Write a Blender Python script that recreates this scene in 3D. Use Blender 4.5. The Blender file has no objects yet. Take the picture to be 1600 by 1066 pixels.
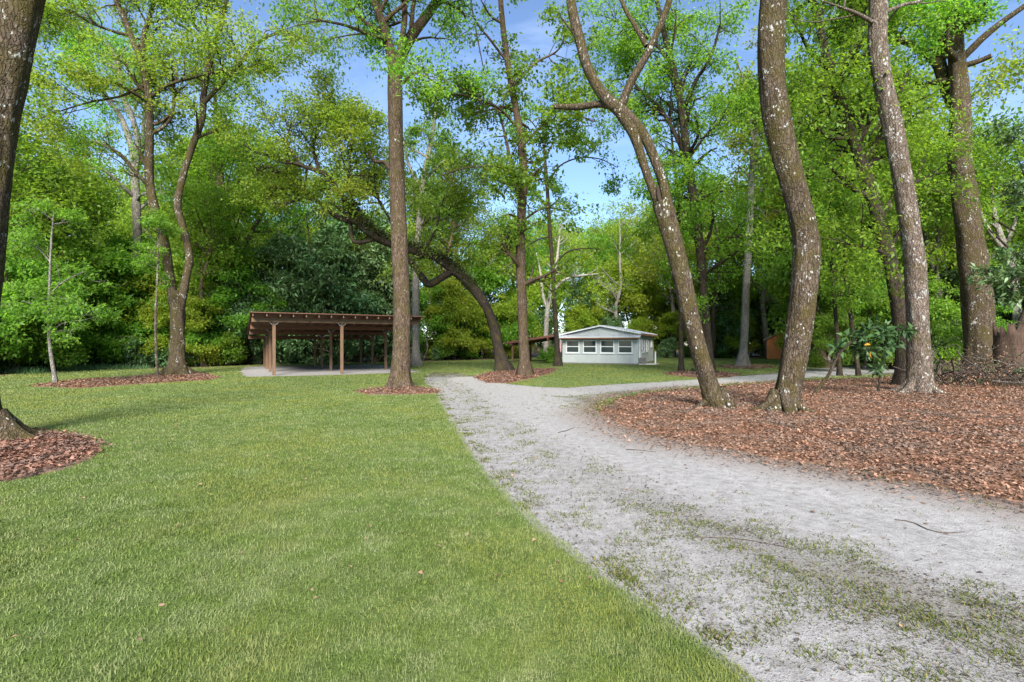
import bpy, math, random
import numpy as np
from mathutils import Vector, noise as mnoise

R = math.radians
SC = bpy.context.scene
COL = SC.collection

# ------------------------------------------------------------------ camera, sky, sun, exposure
CAMZ = 1.6
cam_d = bpy.data.cameras.new('camera'); cam = bpy.data.objects.new('camera', cam_d); COL.objects.link(cam)
cam.location = (0, 0, CAMZ); cam.rotation_euler = (R(90), 0, 0)
cam_d.sensor_width = 36; cam_d.lens = 18; cam_d.shift_y = 0.0025
cam_d.clip_start = 0.05; cam_d.clip_end = 3000
SC.camera = cam

SUN_EL, SUN_AZ = 34.0, 178.0       # azimuth clockwise from +Y (the view direction)
W = bpy.data.worlds.new('World'); SC.world = W; W.use_nodes = True
nt = W.node_tree; nt.nodes.clear()
def wn(t, **k):
    n = nt.nodes.new(t)
    for a, b in k.items(): setattr(n, a, b)
    return n
w_out = wn('ShaderNodeOutputWorld'); w_bg = wn('ShaderNodeBackground')
w_sky = wn('ShaderNodeTexSky', sky_type='NISHITA', sun_disc=False)
w_sky.sun_elevation = R(SUN_EL); w_sky.sun_rotation = R(SUN_AZ)
w_sky.altitude = 1500; w_sky.air_density = 1.0; w_sky.dust_density = 0.2; w_sky.ozone_density = 3.0
w_bg.inputs['Strength'].default_value = 0.104
# thin streaky high cloud
w_tc = wn('ShaderNodeTexCoord'); w_map = wn('ShaderNodeMapping'); w_map.inputs['Scale'].default_value = (1.5, 1.5, 6.0)
w_map.inputs['Rotation'].default_value = (R(8), R(-10), 0)
w_no = wn('ShaderNodeTexNoise'); w_no.inputs['Scale'].default_value = 2.2; w_no.inputs['Detail'].default_value = 7
w_no.inputs['Roughness'].default_value = 0.62; w_no.inputs['Distortion'].default_value = 0.6
w_rmp = wn('ShaderNodeValToRGB'); w_rmp.color_ramp.elements[0].position = 0.47; w_rmp.color_ramp.elements[1].position = 0.80
w_rmp.color_ramp.elements[1].color = (0.20, 0.20, 0.20, 1)
w_mix = wn('ShaderNodeMix', data_type='RGBA'); w_mix.inputs['B'].default_value = (6.5, 7.2, 8.6, 1)
L = nt.links.new
L(w_tc.outputs['Generated'], w_map.inputs['Vector']); L(w_map.outputs[0], w_no.inputs['Vector'])
L(w_no.outputs['Fac'], w_rmp.inputs['Fac']); L(w_rmp.outputs['Color'], w_mix.inputs['Factor'])
L(w_sky.outputs[0], w_mix.inputs['A']); L(w_mix.outputs['Result'], w_bg.inputs['Color']); L(w_bg.outputs[0], w_out.inputs[0])

sun_d = bpy.data.lights.new('sun', 'SUN'); sun = bpy.data.objects.new('sun', sun_d); COL.objects.link(sun)
sun_d.energy = 4.5; sun_d.angle = R(24); sun_d.color = (1.0, 0.945, 0.86)
sdir = Vector((math.sin(R(SUN_AZ)) * math.cos(R(SUN_EL)), math.cos(R(SUN_AZ)) * math.cos(R(SUN_EL)), math.sin(R(SUN_EL))))
sun.rotation_euler = sdir.to_track_quat('Z', 'Y').to_euler(); sun.location = sdir * 60

SC.view_settings.view_transform = 'Standard'; SC.view_settings.look = 'None'
SC.view_settings.gamma = 1.0; SC.view_settings.use_curve_mapping = False
SC.view_settings.exposure = 1.46
SC.render.engine = 'CYCLES'
cy = SC.cycles
cy.max_bounces = 12; cy.diffuse_bounces = 8; cy.glossy_bounces = 2; cy.transmission_bounces = 8; cy.transparent_max_bounces = 4
cy.use_denoising = True; cy.denoiser = 'OPENIMAGEDENOISE'; cy.denoising_input_passes = 'RGB_ALBEDO_NORMAL'; cy.denoising_prefilter = 'ACCURATE'; cy.use_adaptive_sampling = False
cy.caustics_reflective = False; cy.caustics_refractive = False

rng = np.random.default_rng(7)

# ------------------------------------------------------------------ helpers
F, HZ = 800.0, 537.0
def P(px, py, Y):            # surveyed point of the photograph at distance Y, in metres
    return np.array([(px - 800.0) / F * Y, Y, CAMZ + (HZ - py) / F * Y])
def G(px, py):               # the same on the ground
    Y = CAMZ * F / (py - HZ)
    return np.array([(px - 800.0) / F * Y, Y])

def tag(o, label=None, cat=None, group=None, kind=None):
    if label: o['label'] = label
    if cat: o['category'] = cat
    if group: o['group'] = group
    if kind: o['kind'] = kind
    return o
def empty(name, loc=(0, 0, 0), rz=0.0):
    o = bpy.data.objects.new(name, None); COL.objects.link(o)
    o.location = loc; o.rotation_euler = (0, 0, rz); o.empty_display_size = 0.2
    return o
def mesh_np(name, V, Fc, smooth=False):
    me = bpy.data.meshes.new(name)
    V = np.ascontiguousarray(V, dtype=np.float32)
    me.vertices.add(len(V)); me.vertices.foreach_set('co', V.ravel())
    Fs = Fc if isinstance(Fc, list) else [Fc]
    Fs = [np.asarray(f, dtype=np.int32) for f in Fs if len(f)]
    nl = sum(f.size for f in Fs); npoly = sum(len(f) for f in Fs)
    me.loops.add(nl); me.polygons.add(npoly)
    me.loops.foreach_set('vertex_index', np.concatenate([f.ravel() for f in Fs]))
    tot = np.concatenate([np.full(len(f), f.shape[1], np.int32) for f in Fs])
    st = np.concatenate([[0], np.cumsum(tot)[:-1]]).astype(np.int32)
    me.polygons.foreach_set('loop_start', st)
    if smooth: me.polygons.foreach_set('use_smooth', np.ones(npoly, bool))
    me.update(calc_edges=True)
    return me
def obj(name, me, mat=None, parent=None, loc=None):
    if mat is not None and not me.materials: me.materials.append(mat)
    o = bpy.data.objects.new(name, me); COL.objects.link(o)
    if parent is not None: o.parent = parent
    if loc is not None: o.location = loc
    return o
def copy_tree(o, parent=None):
    c = o.copy(); COL.objects.link(c); c.parent = parent
    for ch in list(o.children): copy_tree(ch, c)
    return c

class MB:                    # box / prism collector: one mesh
    def __init__(s): s.v = []; s.f = []
    def quad8(s, pts):
        b = len(s.v); s.v += [tuple(p) for p in pts]
        for q in ((0, 3, 2, 1), (4, 5, 6, 7), (0, 1, 5, 4), (1, 2, 6, 5), (2, 3, 7, 6), (3, 0, 4, 7)):
            s.f.append(tuple(b + i for i in q))
        return s
    def box(s, x0, x1, y0, y1, z0, z1):
        return s.quad8([(x0, y0, z0), (x1, y0, z0), (x1, y1, z0), (x0, y1, z0), (x0, y0, z1), (x1, y0, z1), (x1, y1, z1), (x0, y1, z1)])
    def beam(s, a, b, w, h, up=(0, 0, 1)):
        a = Vector(a); b = Vector(b); d = (b - a).normalized(); u = Vector(up)
        r = d.cross(u).normalized(); u = r.cross(d).normalized()
        r *= w / 2; u *= h / 2
        return s.quad8([a - r - u, a + r - u, a + r + u, a - r + u, b - r - u, b + r - u, b + r + u, b - r + u])
    def poly(s, pts):
        b = len(s.v); s.v += [tuple(p) for p in pts]; s.f.append(tuple(range(b, b + len(pts)))); return s
    def prism(s, pts, off):
        n = len(pts); b = len(s.v); off = Vector(off)
        s.v += [tuple(p) for p in pts] + [tuple(Vector(p) + off) for p in pts]
        s.f.append(tuple(b + i for i in range(n))[::-1]); s.f.append(tuple(b + n + i for i in range(n)))
        for i in range(n): s.f.append((b + i, b + (i + 1) % n, b + n + (i + 1) % n, b + n + i))
        return s
    def build(s, name, mat, parent=None, bevel=0.0):
        me = bpy.data.meshes.new(name); me.from_pydata(s.v, [], s.f); me.update()
        o = obj(name, me, mat, parent)
        if bevel:
            m = o.modifiers.new('bevel', 'BEVEL'); m.width = bevel; m.segments = 2; m.limit_method = 'ANGLE'
        return o

# ------------------------------------------------------------------ materials
def new_mat(name):
    m = bpy.data.materials.new(name); m.use_nodes = True
    t = m.node_tree; t.nodes.clear()
    def N(ty, **k):
        n = t.nodes.new(ty)
        for a, b in k.items(): setattr(n, a, b)
        return n
    out = N('ShaderNodeOutputMaterial')
    return m, t, N, t.links.new, out
def ramp(N, stops, interp='LINEAR'):
    r = N('ShaderNodeValToRGB'); e = r.color_ramp.elements; r.color_ramp.interpolation = interp
    while len(e) < len(stops): e.new(0.5)
    for i, (p, c) in enumerate(stops):
        e[i].position = p; e[i].color = (c, c, c, 1) if isinstance(c, (int, float)) else (*c, 1)
    return r
def noise(N, Lk, vec, scale, detail=4, rough=0.55, dist=0.0):
    n = N('ShaderNodeTexNoise'); n.inputs['Scale'].default_value = scale; n.inputs['Detail'].default_value = detail
    n.inputs['Roughness'].default_value = rough; n.inputs['Distortion'].default_value = dist
    if vec is not None: Lk(vec, n.inputs['Vector'])
    return n
def mixc(N, Lk, fac, a, b, mode='MIX'):
    m = N('ShaderNodeMix', data_type='RGBA', blend_type=mode)
    for s, v in (('Factor', fac), ('A', a), ('B', b)):
        if isinstance(v, (int, float)): m.inputs[s].default_value = v
        elif isinstance(v, tuple): m.inputs[s].default_value = (*v, 1)
        else: Lk(v, m.inputs[s])
    return m.outputs['Result']

def leaf_mat(name, c_lo, c_mid, c_hi, trans=0.45, rough=0.5, spec=0.3, c_patch=None, tscale=1.9, pscale=0.55, c_wide=None):
    m, t, N, Lk, out = new_mat(name)
    geo = N('ShaderNodeNewGeometry'); oi = N('ShaderNodeObjectInfo')
    r = ramp(N, [(0.0, tuple(c * .75 for c in c_lo)), (0.5, c_mid), (1.0, c_hi)]); Lk(geo.outputs['Random Per Island'], r.inputs['Fac'])  # low end darkened further: self-shadow put into the random leaf colour
    col = r.outputs['Color']
    if c_patch:
        tc = N('ShaderNodeTexCoord')
        no = noise(N, Lk, tc.outputs['Object'], pscale, 2 if pscale < 1 else 5)
        rr = ramp(N, [(0.42, 0.0), (0.66, 0.85)]); Lk(no.outputs['Fac'], rr.inputs['Fac'])
        col = mixc(N, Lk, rr.outputs['Color'], col, c_patch)
    if c_wide:
        nw = noise(N, Lk, tc.outputs['Object'], 0.45, 4, .6); rw = ramp(N, [(0.46, 0.0), (0.62, 0.8)]); Lk(nw.outputs['Fac'], rw.inputs['Fac'])
        col = mixc(N, Lk, rw.outputs['Color'], col, c_wide)
    hs = N('ShaderNodeHueSaturation')
    mr = N('ShaderNodeMapRange'); mr.inputs['To Min'].default_value = 0.485; mr.inputs['To Max'].default_value = 0.515
    Lk(oi.outputs['Random'], mr.inputs['Value']); Lk(mr.outputs[0], hs.inputs['Hue'])
    mv = N('ShaderNodeMapRange'); mv.inputs['To Min'].default_value = 0.82; mv.inputs['To Max'].default_value = 1.18
    Lk(oi.outputs['Random'], mv.inputs['Value']); Lk(mv.outputs[0], hs.inputs['Value'])
    Lk(col, hs.inputs['Color'])
    b = N('ShaderNodeBsdfPrincipled'); b.inputs['Roughness'].default_value = rough
    b.inputs['Specular IOR Level'].default_value = spec
    Lk(hs.outputs[0], b.inputs['Base Color'])
    tr = N('ShaderNodeBsdfTranslucent')
    tcol = mixc(N, Lk, 1.0, hs.outputs[0], (tscale, tscale * 0.95, tscale * 0.55), 'MULTIPLY'); Lk(tcol, tr.inputs['Color'])
    mx = N('ShaderNodeMixShader'); mx.inputs[0].default_value = trans
    Lk(b.outputs[0], mx.inputs[1]); Lk(tr.outputs[0], mx.inputs[2]); Lk(mx.outputs[0], out.inputs[0])
    return m

M = {}
M['leaf_bright'] = leaf_mat('leaf_bright', (0.079, 0.178, 0.021), (0.134, 0.275, 0.028), (0.199, 0.351, 0.038), c_patch=(0.179, 0.302, 0.031), trans=0.55)
M['leaf_yellow'] = leaf_mat('leaf_yellow', (0.131, 0.209, 0.023), (0.202, 0.303, 0.031), (0.275, 0.363, 0.042), c_patch=(0.261, 0.319, 0.039), trans=0.55)
M['leaf_olive'] = leaf_mat('leaf_olive', (0.098, 0.155, 0.021), (0.155, 0.235, 0.028), (0.219, 0.290, 0.035), c_patch=(0.232, 0.250, 0.035), trans=0.55)
M['leaf_green'] = leaf_mat('leaf_green', (0.072, 0.170, 0.026), (0.120, 0.254, 0.034), (0.187, 0.330, 0.042), c_patch=(0.166, 0.294, 0.031), trans=0.55)
M['leaf_dark'] = leaf_mat('leaf_dark', (0.054, 0.116, 0.044), (0.088, 0.170, 0.061), (0.153, 0.255, 0.099), trans=0.25, rough=0.45, spec=0.4)
M['leaf_fern'] = leaf_mat('leaf_fern', (0.039, 0.055, 0.018), (0.065, 0.085, 0.026), (0.104, 0.124, 0.039), trans=0.2)
M['leaf_magnolia'] = leaf_mat('leaf_magnolia', (0.03, 0.075, 0.025), (0.05, 0.12, 0.04), (0.08, 0.17, 0.055), trans=0.2, rough=0.5, spec=0.35)
M['leaf_orange'] = leaf_mat('leaf_orange', (0.5, 0.2, 0.02), (0.55, 0.22, 0.02), (0.6, 0.25, 0.03), trans=0.3)
M['grass_blade'] = leaf_mat('grass_blade', (0.076, 0.119, 0.021), (0.110, 0.164, 0.029), (0.224, 0.265, 0.089), trans=0.3, rough=0.6, spec=0.2, c_patch=(0.230, 0.254, 0.121), tscale=1.3, pscale=3.2, c_wide=(0.207, 0.216, 0.047))
M['weed_blade'] = leaf_mat('weed_blade', (0.074, 0.099, 0.019), (0.106, 0.151, 0.027), (0.213, 0.196, 0.060), trans=0.3, rough=0.6, spec=0.2, tscale=1.3)
M['lawn_weed'] = leaf_mat('lawn_weed', (0.065, 0.115, 0.022), (0.09, 0.15, 0.03), (0.13, 0.19, 0.05), trans=0.3, rough=0.6, spec=0.2, tscale=1.3)
M['dead_leaf'] = leaf_mat('dead_leaf', (0.086, 0.052, 0.037), (0.238, 0.119, 0.069), (0.432, 0.259, 0.175), trans=0.12, rough=0.65, spec=0.25, tscale=1.2, c_patch=(0.188, 0.144, 0.115), pscale=1.3)

M['debris'] = leaf_mat('debris', (0.04, 0.03, 0.022), (0.09, 0.065, 0.045), (0.15, 0.11, 0.08), trans=0.0, rough=0.8)

def bark_mat(name, dark, mid, light, lichen=0.5, moss=0.4, lichen_col=(0.50, 0.51, 0.47), moss_col=(0.070, 0.058, 0.018)):
    m, t, N, Lk, out = new_mat(name)
    tc = N('ShaderNodeTexCoord'); mp = N('ShaderNodeMapping'); mp.inputs['Scale'].default_value = (1, 1, 0.28)
    oi = N('ShaderNodeObjectInfo')
    ad = N('ShaderNodeVectorMath', operation='ADD'); Lk(tc.outputs['Object'], ad.inputs[0])
    sc = N('ShaderNodeVectorMath', operation='SCALE'); sc.inputs['Scale'].default_value = 37.0
    cb = N('ShaderNodeCombineXYZ'); Lk(oi.outputs['Random'], cb.inputs[0]); Lk(oi.outputs['Random'], cb.inputs[1]); Lk(oi.outputs['Random'], cb.inputs[2])
    Lk(cb.outputs[0], sc.inputs[0]); Lk(sc.outputs[0], ad.inputs[1])
    vec = ad.outputs[0]
    Lk(vec, mp.inputs['Vector'])
    n1 = noise(N, Lk, mp.outputs[0], 16, 8, 0.68, 0.6)
    vo = N('ShaderNodeTexVoronoi', feature='DISTANCE_TO_EDGE'); vo.inputs['Scale'].default_value = 22
    nd = noise(N, Lk, vec, 6, 3)
    wv = mixc(N, Lk, 0.12, mp.outputs[0], nd.outputs['Color']); Lk(wv, vo.inputs['Vector'])
    r1 = ramp(N, [(0.30, dark), (0.52, mid), (0.75, light)]); Lk(n1.outputs['Fac'], r1.inputs['Fac'])
    crack = ramp(N, [(0.0, 0.25), (0.16, 1.0)]); Lk(vo.outputs['Distance'], crack.inputs['Fac'])
    col = mixc(N, Lk, 0.75, r1.outputs['Color'], crack.outputs['Color'], 'MULTIPLY')
    # moss patches
    nm = noise(N, Lk, vec, 2.1, 6, 0.65)
    rm = ramp(N, [(0.60 - 0.28 * moss, 0.0), (0.80 - 0.25 * moss, 0.9)]); Lk(nm.outputs['Fac'], rm.inputs['Fac'])
    col = mixc(N, Lk, rm.outputs['Color'], col, moss_col)
    # lichen: crusty pale spots
    mp2 = N('ShaderNodeMapping'); mp2.inputs['Scale'].default_value = (1, 1, 0.55); Lk(vec, mp2.inputs['Vector'])
    v2 = N('ShaderNodeTexVoronoi'); v2.inputs['Scale'].default_value = 17; v2.inputs['Randomness'].default_value = 1
    nd2 = noise(N, Lk, vec, 30, 3)
    wv2 = mixc(N, Lk, 0.05, mp2.outputs[0], nd2.outputs['Color']); Lk(wv2, v2.inputs['Vector'])
    nl = noise(N, Lk, vec, 3.0, 5, 0.7)
    th = N('ShaderNodeMath', operation='MULTIPLY_ADD'); Lk(nl.outputs['Fac'], th.inputs[0])
    th.inputs[1].default_value = 2.4; th.inputs[2].default_value = -1.45 + 0.42 * lichen
    sub = N('ShaderNodeMath', operation='SUBTRACT'); Lk(th.outputs[0], sub.inputs[0]); Lk(v2.outputs['Distance'], sub.inputs[1])
    rl = ramp(N, [(0.0, 0.0), (0.10, 0.9)]); Lk(sub.outputs[0], rl.inputs['Fac'])
    nlc = noise(N, Lk, vec, 60, 2)
    lc = ramp(N, [(0.3, tuple(c * 0.55 for c in lichen_col)), (0.7, lichen_col)]); Lk(nlc.outputs['Fac'], lc.inputs['Fac'])
    col = mixc(N, Lk, rl.outputs['Color'], col, lc.outputs['Color'])
    mp3 = N('ShaderNodeMapping'); mp3.inputs['Scale'].default_value = (1, 1, .45); Lk(vec, mp3.inputs['Vector'])
    nb = noise(N, Lk, mp3.outputs[0], 5.5, 9, 0.75, 0.3); rb = ramp(N, [(0.70 - 0.10 * lichen, 0.0), (0.745 - 0.10 * lichen, 0.8)]); Lk(nb.outputs['Fac'], rb.inputs['Fac'])
    col = mixc(N, Lk, rb.outputs['Color'], col, lc.outputs['Color'])
    b = N('ShaderNodeBsdfPrincipled'); b.inputs['Roughness'].default_value = 0.9; b.inputs['Specular IOR Level'].default_value = 0.15
    Lk(col, b.inputs['Base Color'])
    hgt = N('ShaderNodeMath', operation='ADD'); Lk(n1.outputs['Fac'], hgt.inputs[0]); Lk(crack.outputs['Color'], hgt.inputs[1])
    bp = N('ShaderNodeBump'); bp.inputs['Strength'].default_value = 0.9; bp.inputs['Distance'].default_value = 0.025
    Lk(hgt.outputs[0], bp.inputs['Height']); Lk(bp.outputs[0], b.inputs['Normal']); Lk(b.outputs[0], out.inputs[0])
    return m
M['bark_brown'] = bark_mat('bark_brown', (0.045, 0.031, 0.021), (0.115, 0.080, 0.055), (0.20, 0.15, 0.11), 0.55, 0.42)
M['bark_lichen'] = bark_mat('bark_lichen', (0.032, 0.024, 0.016), (0.095, 0.070, 0.048), (0.19, 0.155, 0.12), 0.85, 0.68, moss_col=(0.062, 0.050, 0.015))
M['bark_pale'] = bark_mat('bark_pale', (0.06, 0.045, 0.036), (0.155, 0.12, 0.095), (0.27, 0.22, 0.18), 1.05, 0.3)
M['bark_dark'] = bark_mat('bark_dark', (0.022, 0.017, 0.013), (0.055, 0.042, 0.032), (0.10, 0.08, 0.06), 0.25, 0.35)
M['bark_grey'] = bark_mat('bark_grey', (0.10, 0.09, 0.08), (0.23, 0.21, 0.185), (0.36, 0.34, 0.31), 0.75, 0.15)
M['bark_white'] = bark_mat('bark_white', (0.22, 0.19, 0.16), (0.40, 0.36, 0.32), (0.56, 0.53, 0.49), 0.4, 0.1)

def simple(name, col, rough=0.6, metallic=0.0, spec=0.4, var=0.12, nscale=6.0, bump=0.0, bscale=30.0, stretch=(1, 1, 1)):
    m, t, N, Lk, out = new_mat(name)
    tc = N('ShaderNodeTexCoord'); mp = N('ShaderNodeMapping'); mp.inputs['Scale'].default_value = stretch
    Lk(tc.outputs['Object'], mp.inputs['Vector'])
    n = noise(N, Lk, mp.outputs[0], nscale, 6, 0.6)
    r = ramp(N, [(0.25, tuple(c * (1 - var) for c in col)), (0.75, tuple(min(1, c * (1 + var)) for c in col))]); Lk(n.outputs['Fac'], r.inputs['Fac'])
    b = N('ShaderNodeBsdfPrincipled'); b.inputs['Roughness'].default_value = rough; b.inputs['Metallic'].default_value = metallic
    b.inputs['Specular IOR Level'].default_value = spec
    Lk(r.outputs['Color'], b.inputs['Base Color'])
    if bump:
        n2 = noise(N, Lk, mp.outputs[0], bscale, 5); bp = N('ShaderNodeBump'); bp.inputs['Strength'].default_value = bump
        bp.inputs['Distance'].default_value = 0.01; Lk(n2.outputs['Fac'], bp.inputs['Height']); Lk(bp.outputs[0], b.inputs['Normal'])
    Lk(b.outputs[0], out.inputs[0])
    return m
M['siding'] = simple('siding', (0.40, 0.425, 0.42), 0.65, var=0.10, nscale=2.0, stretch=(1, 1, 0.3))
M['white_paint'] = simple('white_paint', (0.66, 0.67, 0.68), 0.5, var=0.05)
M['metal_roof'] = simple('metal_roof', (0.50, 0.52, 0.55), 0.45, 0.2, var=0.08, nscale=1.5)
M['soffit'] = simple('soffit', (0.30, 0.15, 0.09), 0.75, var=0.25, stretch=(0.4, 6, 6))
M['foundation'] = simple('foundation', (0.17, 0.16, 0.15), 0.9, var=0.2)
M['concrete'] = simple('concrete', (0.48, 0.46, 0.43), 0.9, var=0.12, bump=0.2)
M['wood_post'] = simple('wood_post', (0.135, 0.078, 0.044), 0.8, var=0.35, nscale=5, bump=0.3, stretch=(6, 6, 0.5))
M['wood_dark'] = simple('wood_dark', (0.135, 0.066, 0.042), 0.8, var=0.35, nscale=5, bump=0.3, stretch=(0.6, 6, 6))
M['wood_rafter'] = simple('wood_rafter', (0.175, 0.095, 0.060), 0.8, var=0.35, nscale=5, bump=0.3, stretch=(6, 0.6, 6))
M['rust_roof'] = simple('rust_roof', (0.15, 0.060, 0.042), 0.7, 0.0, var=0.3, nscale=3)
M['steel'] = simple('steel', (0.5, 0.5, 0.5), 0.4, 0.8, var=0.1)
M['black_metal'] = simple('black_metal', (0.02, 0.02, 0.02), 0.5, var=0.1)
M['orange_wood'] = simple('orange_wood', (0.62, 0.20, 0.06), 0.7, var=0.25, nscale=4, stretch=(5, 5, 0.4))
M['shed_roof'] = simple('shed_roof', (0.42, 0.36, 0.28), 0.8, var=0.2)
M['flag_red'] = simple('flag_red', (0.5, 0.03, 0.04), 0.8, var=0.05); M['flag_white'] = simple('flag_white', (0.75, 0.75, 0.75), 0.8, var=0.05)
M['flag_blue'] = simple('flag_blue', (0.03, 0.04, 0.2), 0.8, var=0.05)
M['dead_wood'] = simple('dead_wood', (0.062, 0.048, 0.038), 0.9, var=0.4, nscale=8, bump=0.3)
M['stump_wood'] = simple('stump_wood', (0.065, 0.040, 0.028), 0.95, var=0.6, nscale=7, bump=0.9, bscale=12, stretch=(4, 4, 0.5))
M['hollow'] = simple('hollow', (0.03, 0.018, 0.012), 0.95, var=0.4)
def glass_mat():
    m, t, N, Lk, out = new_mat('window_glass')
    b = N('ShaderNodeBsdfPrincipled'); b.inputs['Base Color'].default_value = (0.035, 0.048, 0.050, 1)
    b.inputs['Roughness'].default_value = 0.06; b.inputs['Specular IOR Level'].default_value = 0.4
    tc = N('ShaderNodeTexCoord'); n = noise(N, Lk, tc.outputs['Object'], 1.3, 2); bp = N('ShaderNodeBump'); bp.inputs['Strength'].default_value = 0.08
    Lk(n.outputs['Fac'], bp.inputs['Height']); Lk(bp.outputs[0], b.inputs['Normal']); Lk(b.outputs[0], out.inputs[0])
    return m
M['glass'] = glass_mat()

# ------------------------------------------------------------------ ground layout
def poly_sd(pts, Q):         # signed distance (positive inside) of points Q (n,2) to polygon pts
    pts = np.asarray(pts, float); n = len(pts)
    d2 = np.full(len(Q), 1e18); inside = np.zeros(len(Q), bool)
    for i in range(n):
        a = pts[i]; b = pts[(i + 1) % n]; ab = b - a
        t = np.clip(((Q - a) @ ab) / (ab @ ab + 1e-12), 0, 1)
        e = Q - a - t[:, None] * ab; d2 = np.minimum(d2, (e * e).sum(1))
        c = (a[1] > Q[:, 1]) != (b[1] > Q[:, 1])
        with np.errstate(divide='ignore', invalid='ignore'):
            xi = a[0] + (Q[:, 1] - a[1]) / (b[1] - a[1] + 1e-30) * (b[0] - a[0])
        inside ^= c & (Q[:, 0] < xi)
    d = np.sqrt(d2)
    return np.where(inside, d, -d)
_tab = np.random.default_rng(3).random((256, 256))
def vnoise(x, y):            # cheap tiling value noise, vectorised
    xi = np.floor(x).astype(int); yi = np.floor(y).astype(int); fx = x - xi; fy = y - yi
    fx = fx * fx * (3 - 2 * fx); fy = fy * fy * (3 - 2 * fy)
    g = lambda a, b: _tab[a & 255, b & 255]
    return (g(xi, yi) * (1 - fx) + g(xi + 1, yi) * fx) * (1 - fy) + (g(xi, yi + 1) * (1 - fx) + g(xi + 1, yi + 1) * fx) * fy
def fbm(x, y, o=4):
    s = 0; a = 0.5; t = 0
    for i in range(o):
        s = s + a * vnoise(x * 2 ** i + 17.3 * i, y * 2 ** i + 9.1 * i); t += a; a *= 0.5
    return s / t

DRIVE = [G(*p) for p in [(663, 588), (666, 598), (688, 622), (704, 650), (740, 702), (778, 750), (850, 818), (950, 892), (1050, 952), (1130, 1002), (1210, 1066), (1400, 1240)]] \
    + [np.array(p) for p in [(1.6, -3.0), (14.0, -3.0), (14, 3.6)]] \
    + [G(*p) for p in [(1600, 778), (1450, 748), (1300, 724), (1150, 700), (1050, 685), (985, 668), (950, 652), (928, 640), (940, 625), (1000, 612), (1100, 602), (1200, 596), (1300, 588), (1420, 583),
                       (1420, 571), (1300, 574), (1200, 583), (1130, 590), (1030, 597), (950, 602), (880, 606), (830, 604), (780, 598), (745, 590), (715, 583), (680, 582)]]
ISLAND = [G(*p) for p in [(930, 645), (955, 628), (985, 619), (1050, 609), (1150, 602), (1260, 596), (1400, 590), (1500, 582)]] + [np.array(p) for p in [(40, 22), (40, 4.4), (13.5, 4.2)]] \
    + [G(*p) for p in [(1600, 786), (1450, 756), (1300, 732), (1150, 707), (1050, 690), (985, 672), (950, 658)]]
FOREST = [G(*p) for p in [(-250, 605), (0, 588), (100, 579), (190, 577), (300, 575), (400, 571), (470, 567), (640, 566), (740, 562.5), (860, 559), (1030, 558.5), (1200, 560.5), (1290, 566), (1400, 568), (1500, 572), (1700, 585)]] \
    + [np.array(p) for p in [(60, 22), (300, 22), (300, 400), (-300, 400), (-300, 14), (-40, 14)]]
PAD = None
ell = lambda c, rx, ry, n=28, ph=0.0: [np.array([c[0] + rx * math.cos(a) * (1 + .10 * math.sin(3 * a + ph)), c[1] + ry * math.sin(a) * (1 + .10 * math.cos(2 * a + ph))]) for a in np.linspace(0, 2 * math.pi, n, endpoint=False)]
BEDS = [
    ('reddish brown leaf mulch ring around the mossy trunk', [np.array(p) for p in [(-10.6, 8.0), (-9.9, 9.0), (-8.9, 9.4), (-8.06, 9.1), (-7.13, 8.65), (-6.35, 7.95), (-5.95, 7.3), (-5.75, 6.63), (-5.7, 6.1), (-6.0, 5.7), (-7.4, 5.3), (-9.4, 5.4), (-10.6, 6.4)]]),
    ('long reddish mulch strip under the twin-stemmed tree', [G(*p) for p in [(42, 604), (110, 595), (200, 590), (270, 582), (320, 585), (345, 590), (330, 594), (230, 600), (120, 607)]]),
    ('thin reddish mulch patch under the straight brown-barked tree', [G(*p) for p in [(548, 612), (590, 606), (640, 603), (690, 609), (690, 614), (640, 617), (580, 617.5)]]),
    ('mulch bed under the arching oak beside the drive', [G(*p) for p in [(738, 590), (765, 582), (800, 577.5), (870, 576), (862, 583), (830, 592), (795, 599), (760, 598)]]),
    ('small mulch bed under the slim dark trunk', [G(*p) for p in [(1034, 585), (1060, 581), (1110, 580), (1160, 586), (1140, 590), (1080, 590)]]),
    ('faint leaf ring around the grey trunk', [G(*p) for p in [(1118, 573), (1150, 570), (1190, 571), (1215, 573.5), (1180, 577), (1140, 576.5)]]),
]
# open shelter frame (rows run to the right and back, columns run to the left and back)
SH_O = np.array([-11.9, 25.6]); SH_R = np.array([0.883, 0.469]); SH_C = np.array([-0.469, 0.883])
sh = lambda u, v: SH_O + SH_R * u + SH_C * v
SANDPAD = [sh(-1.3, -0.7), sh(3, -0.8), sh(7.4, -0.4), sh(8.2, 5), sh(7.6, 11.8), sh(3, 12), sh(-1.2, 11.4), sh(-1.6, 5)]

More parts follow.
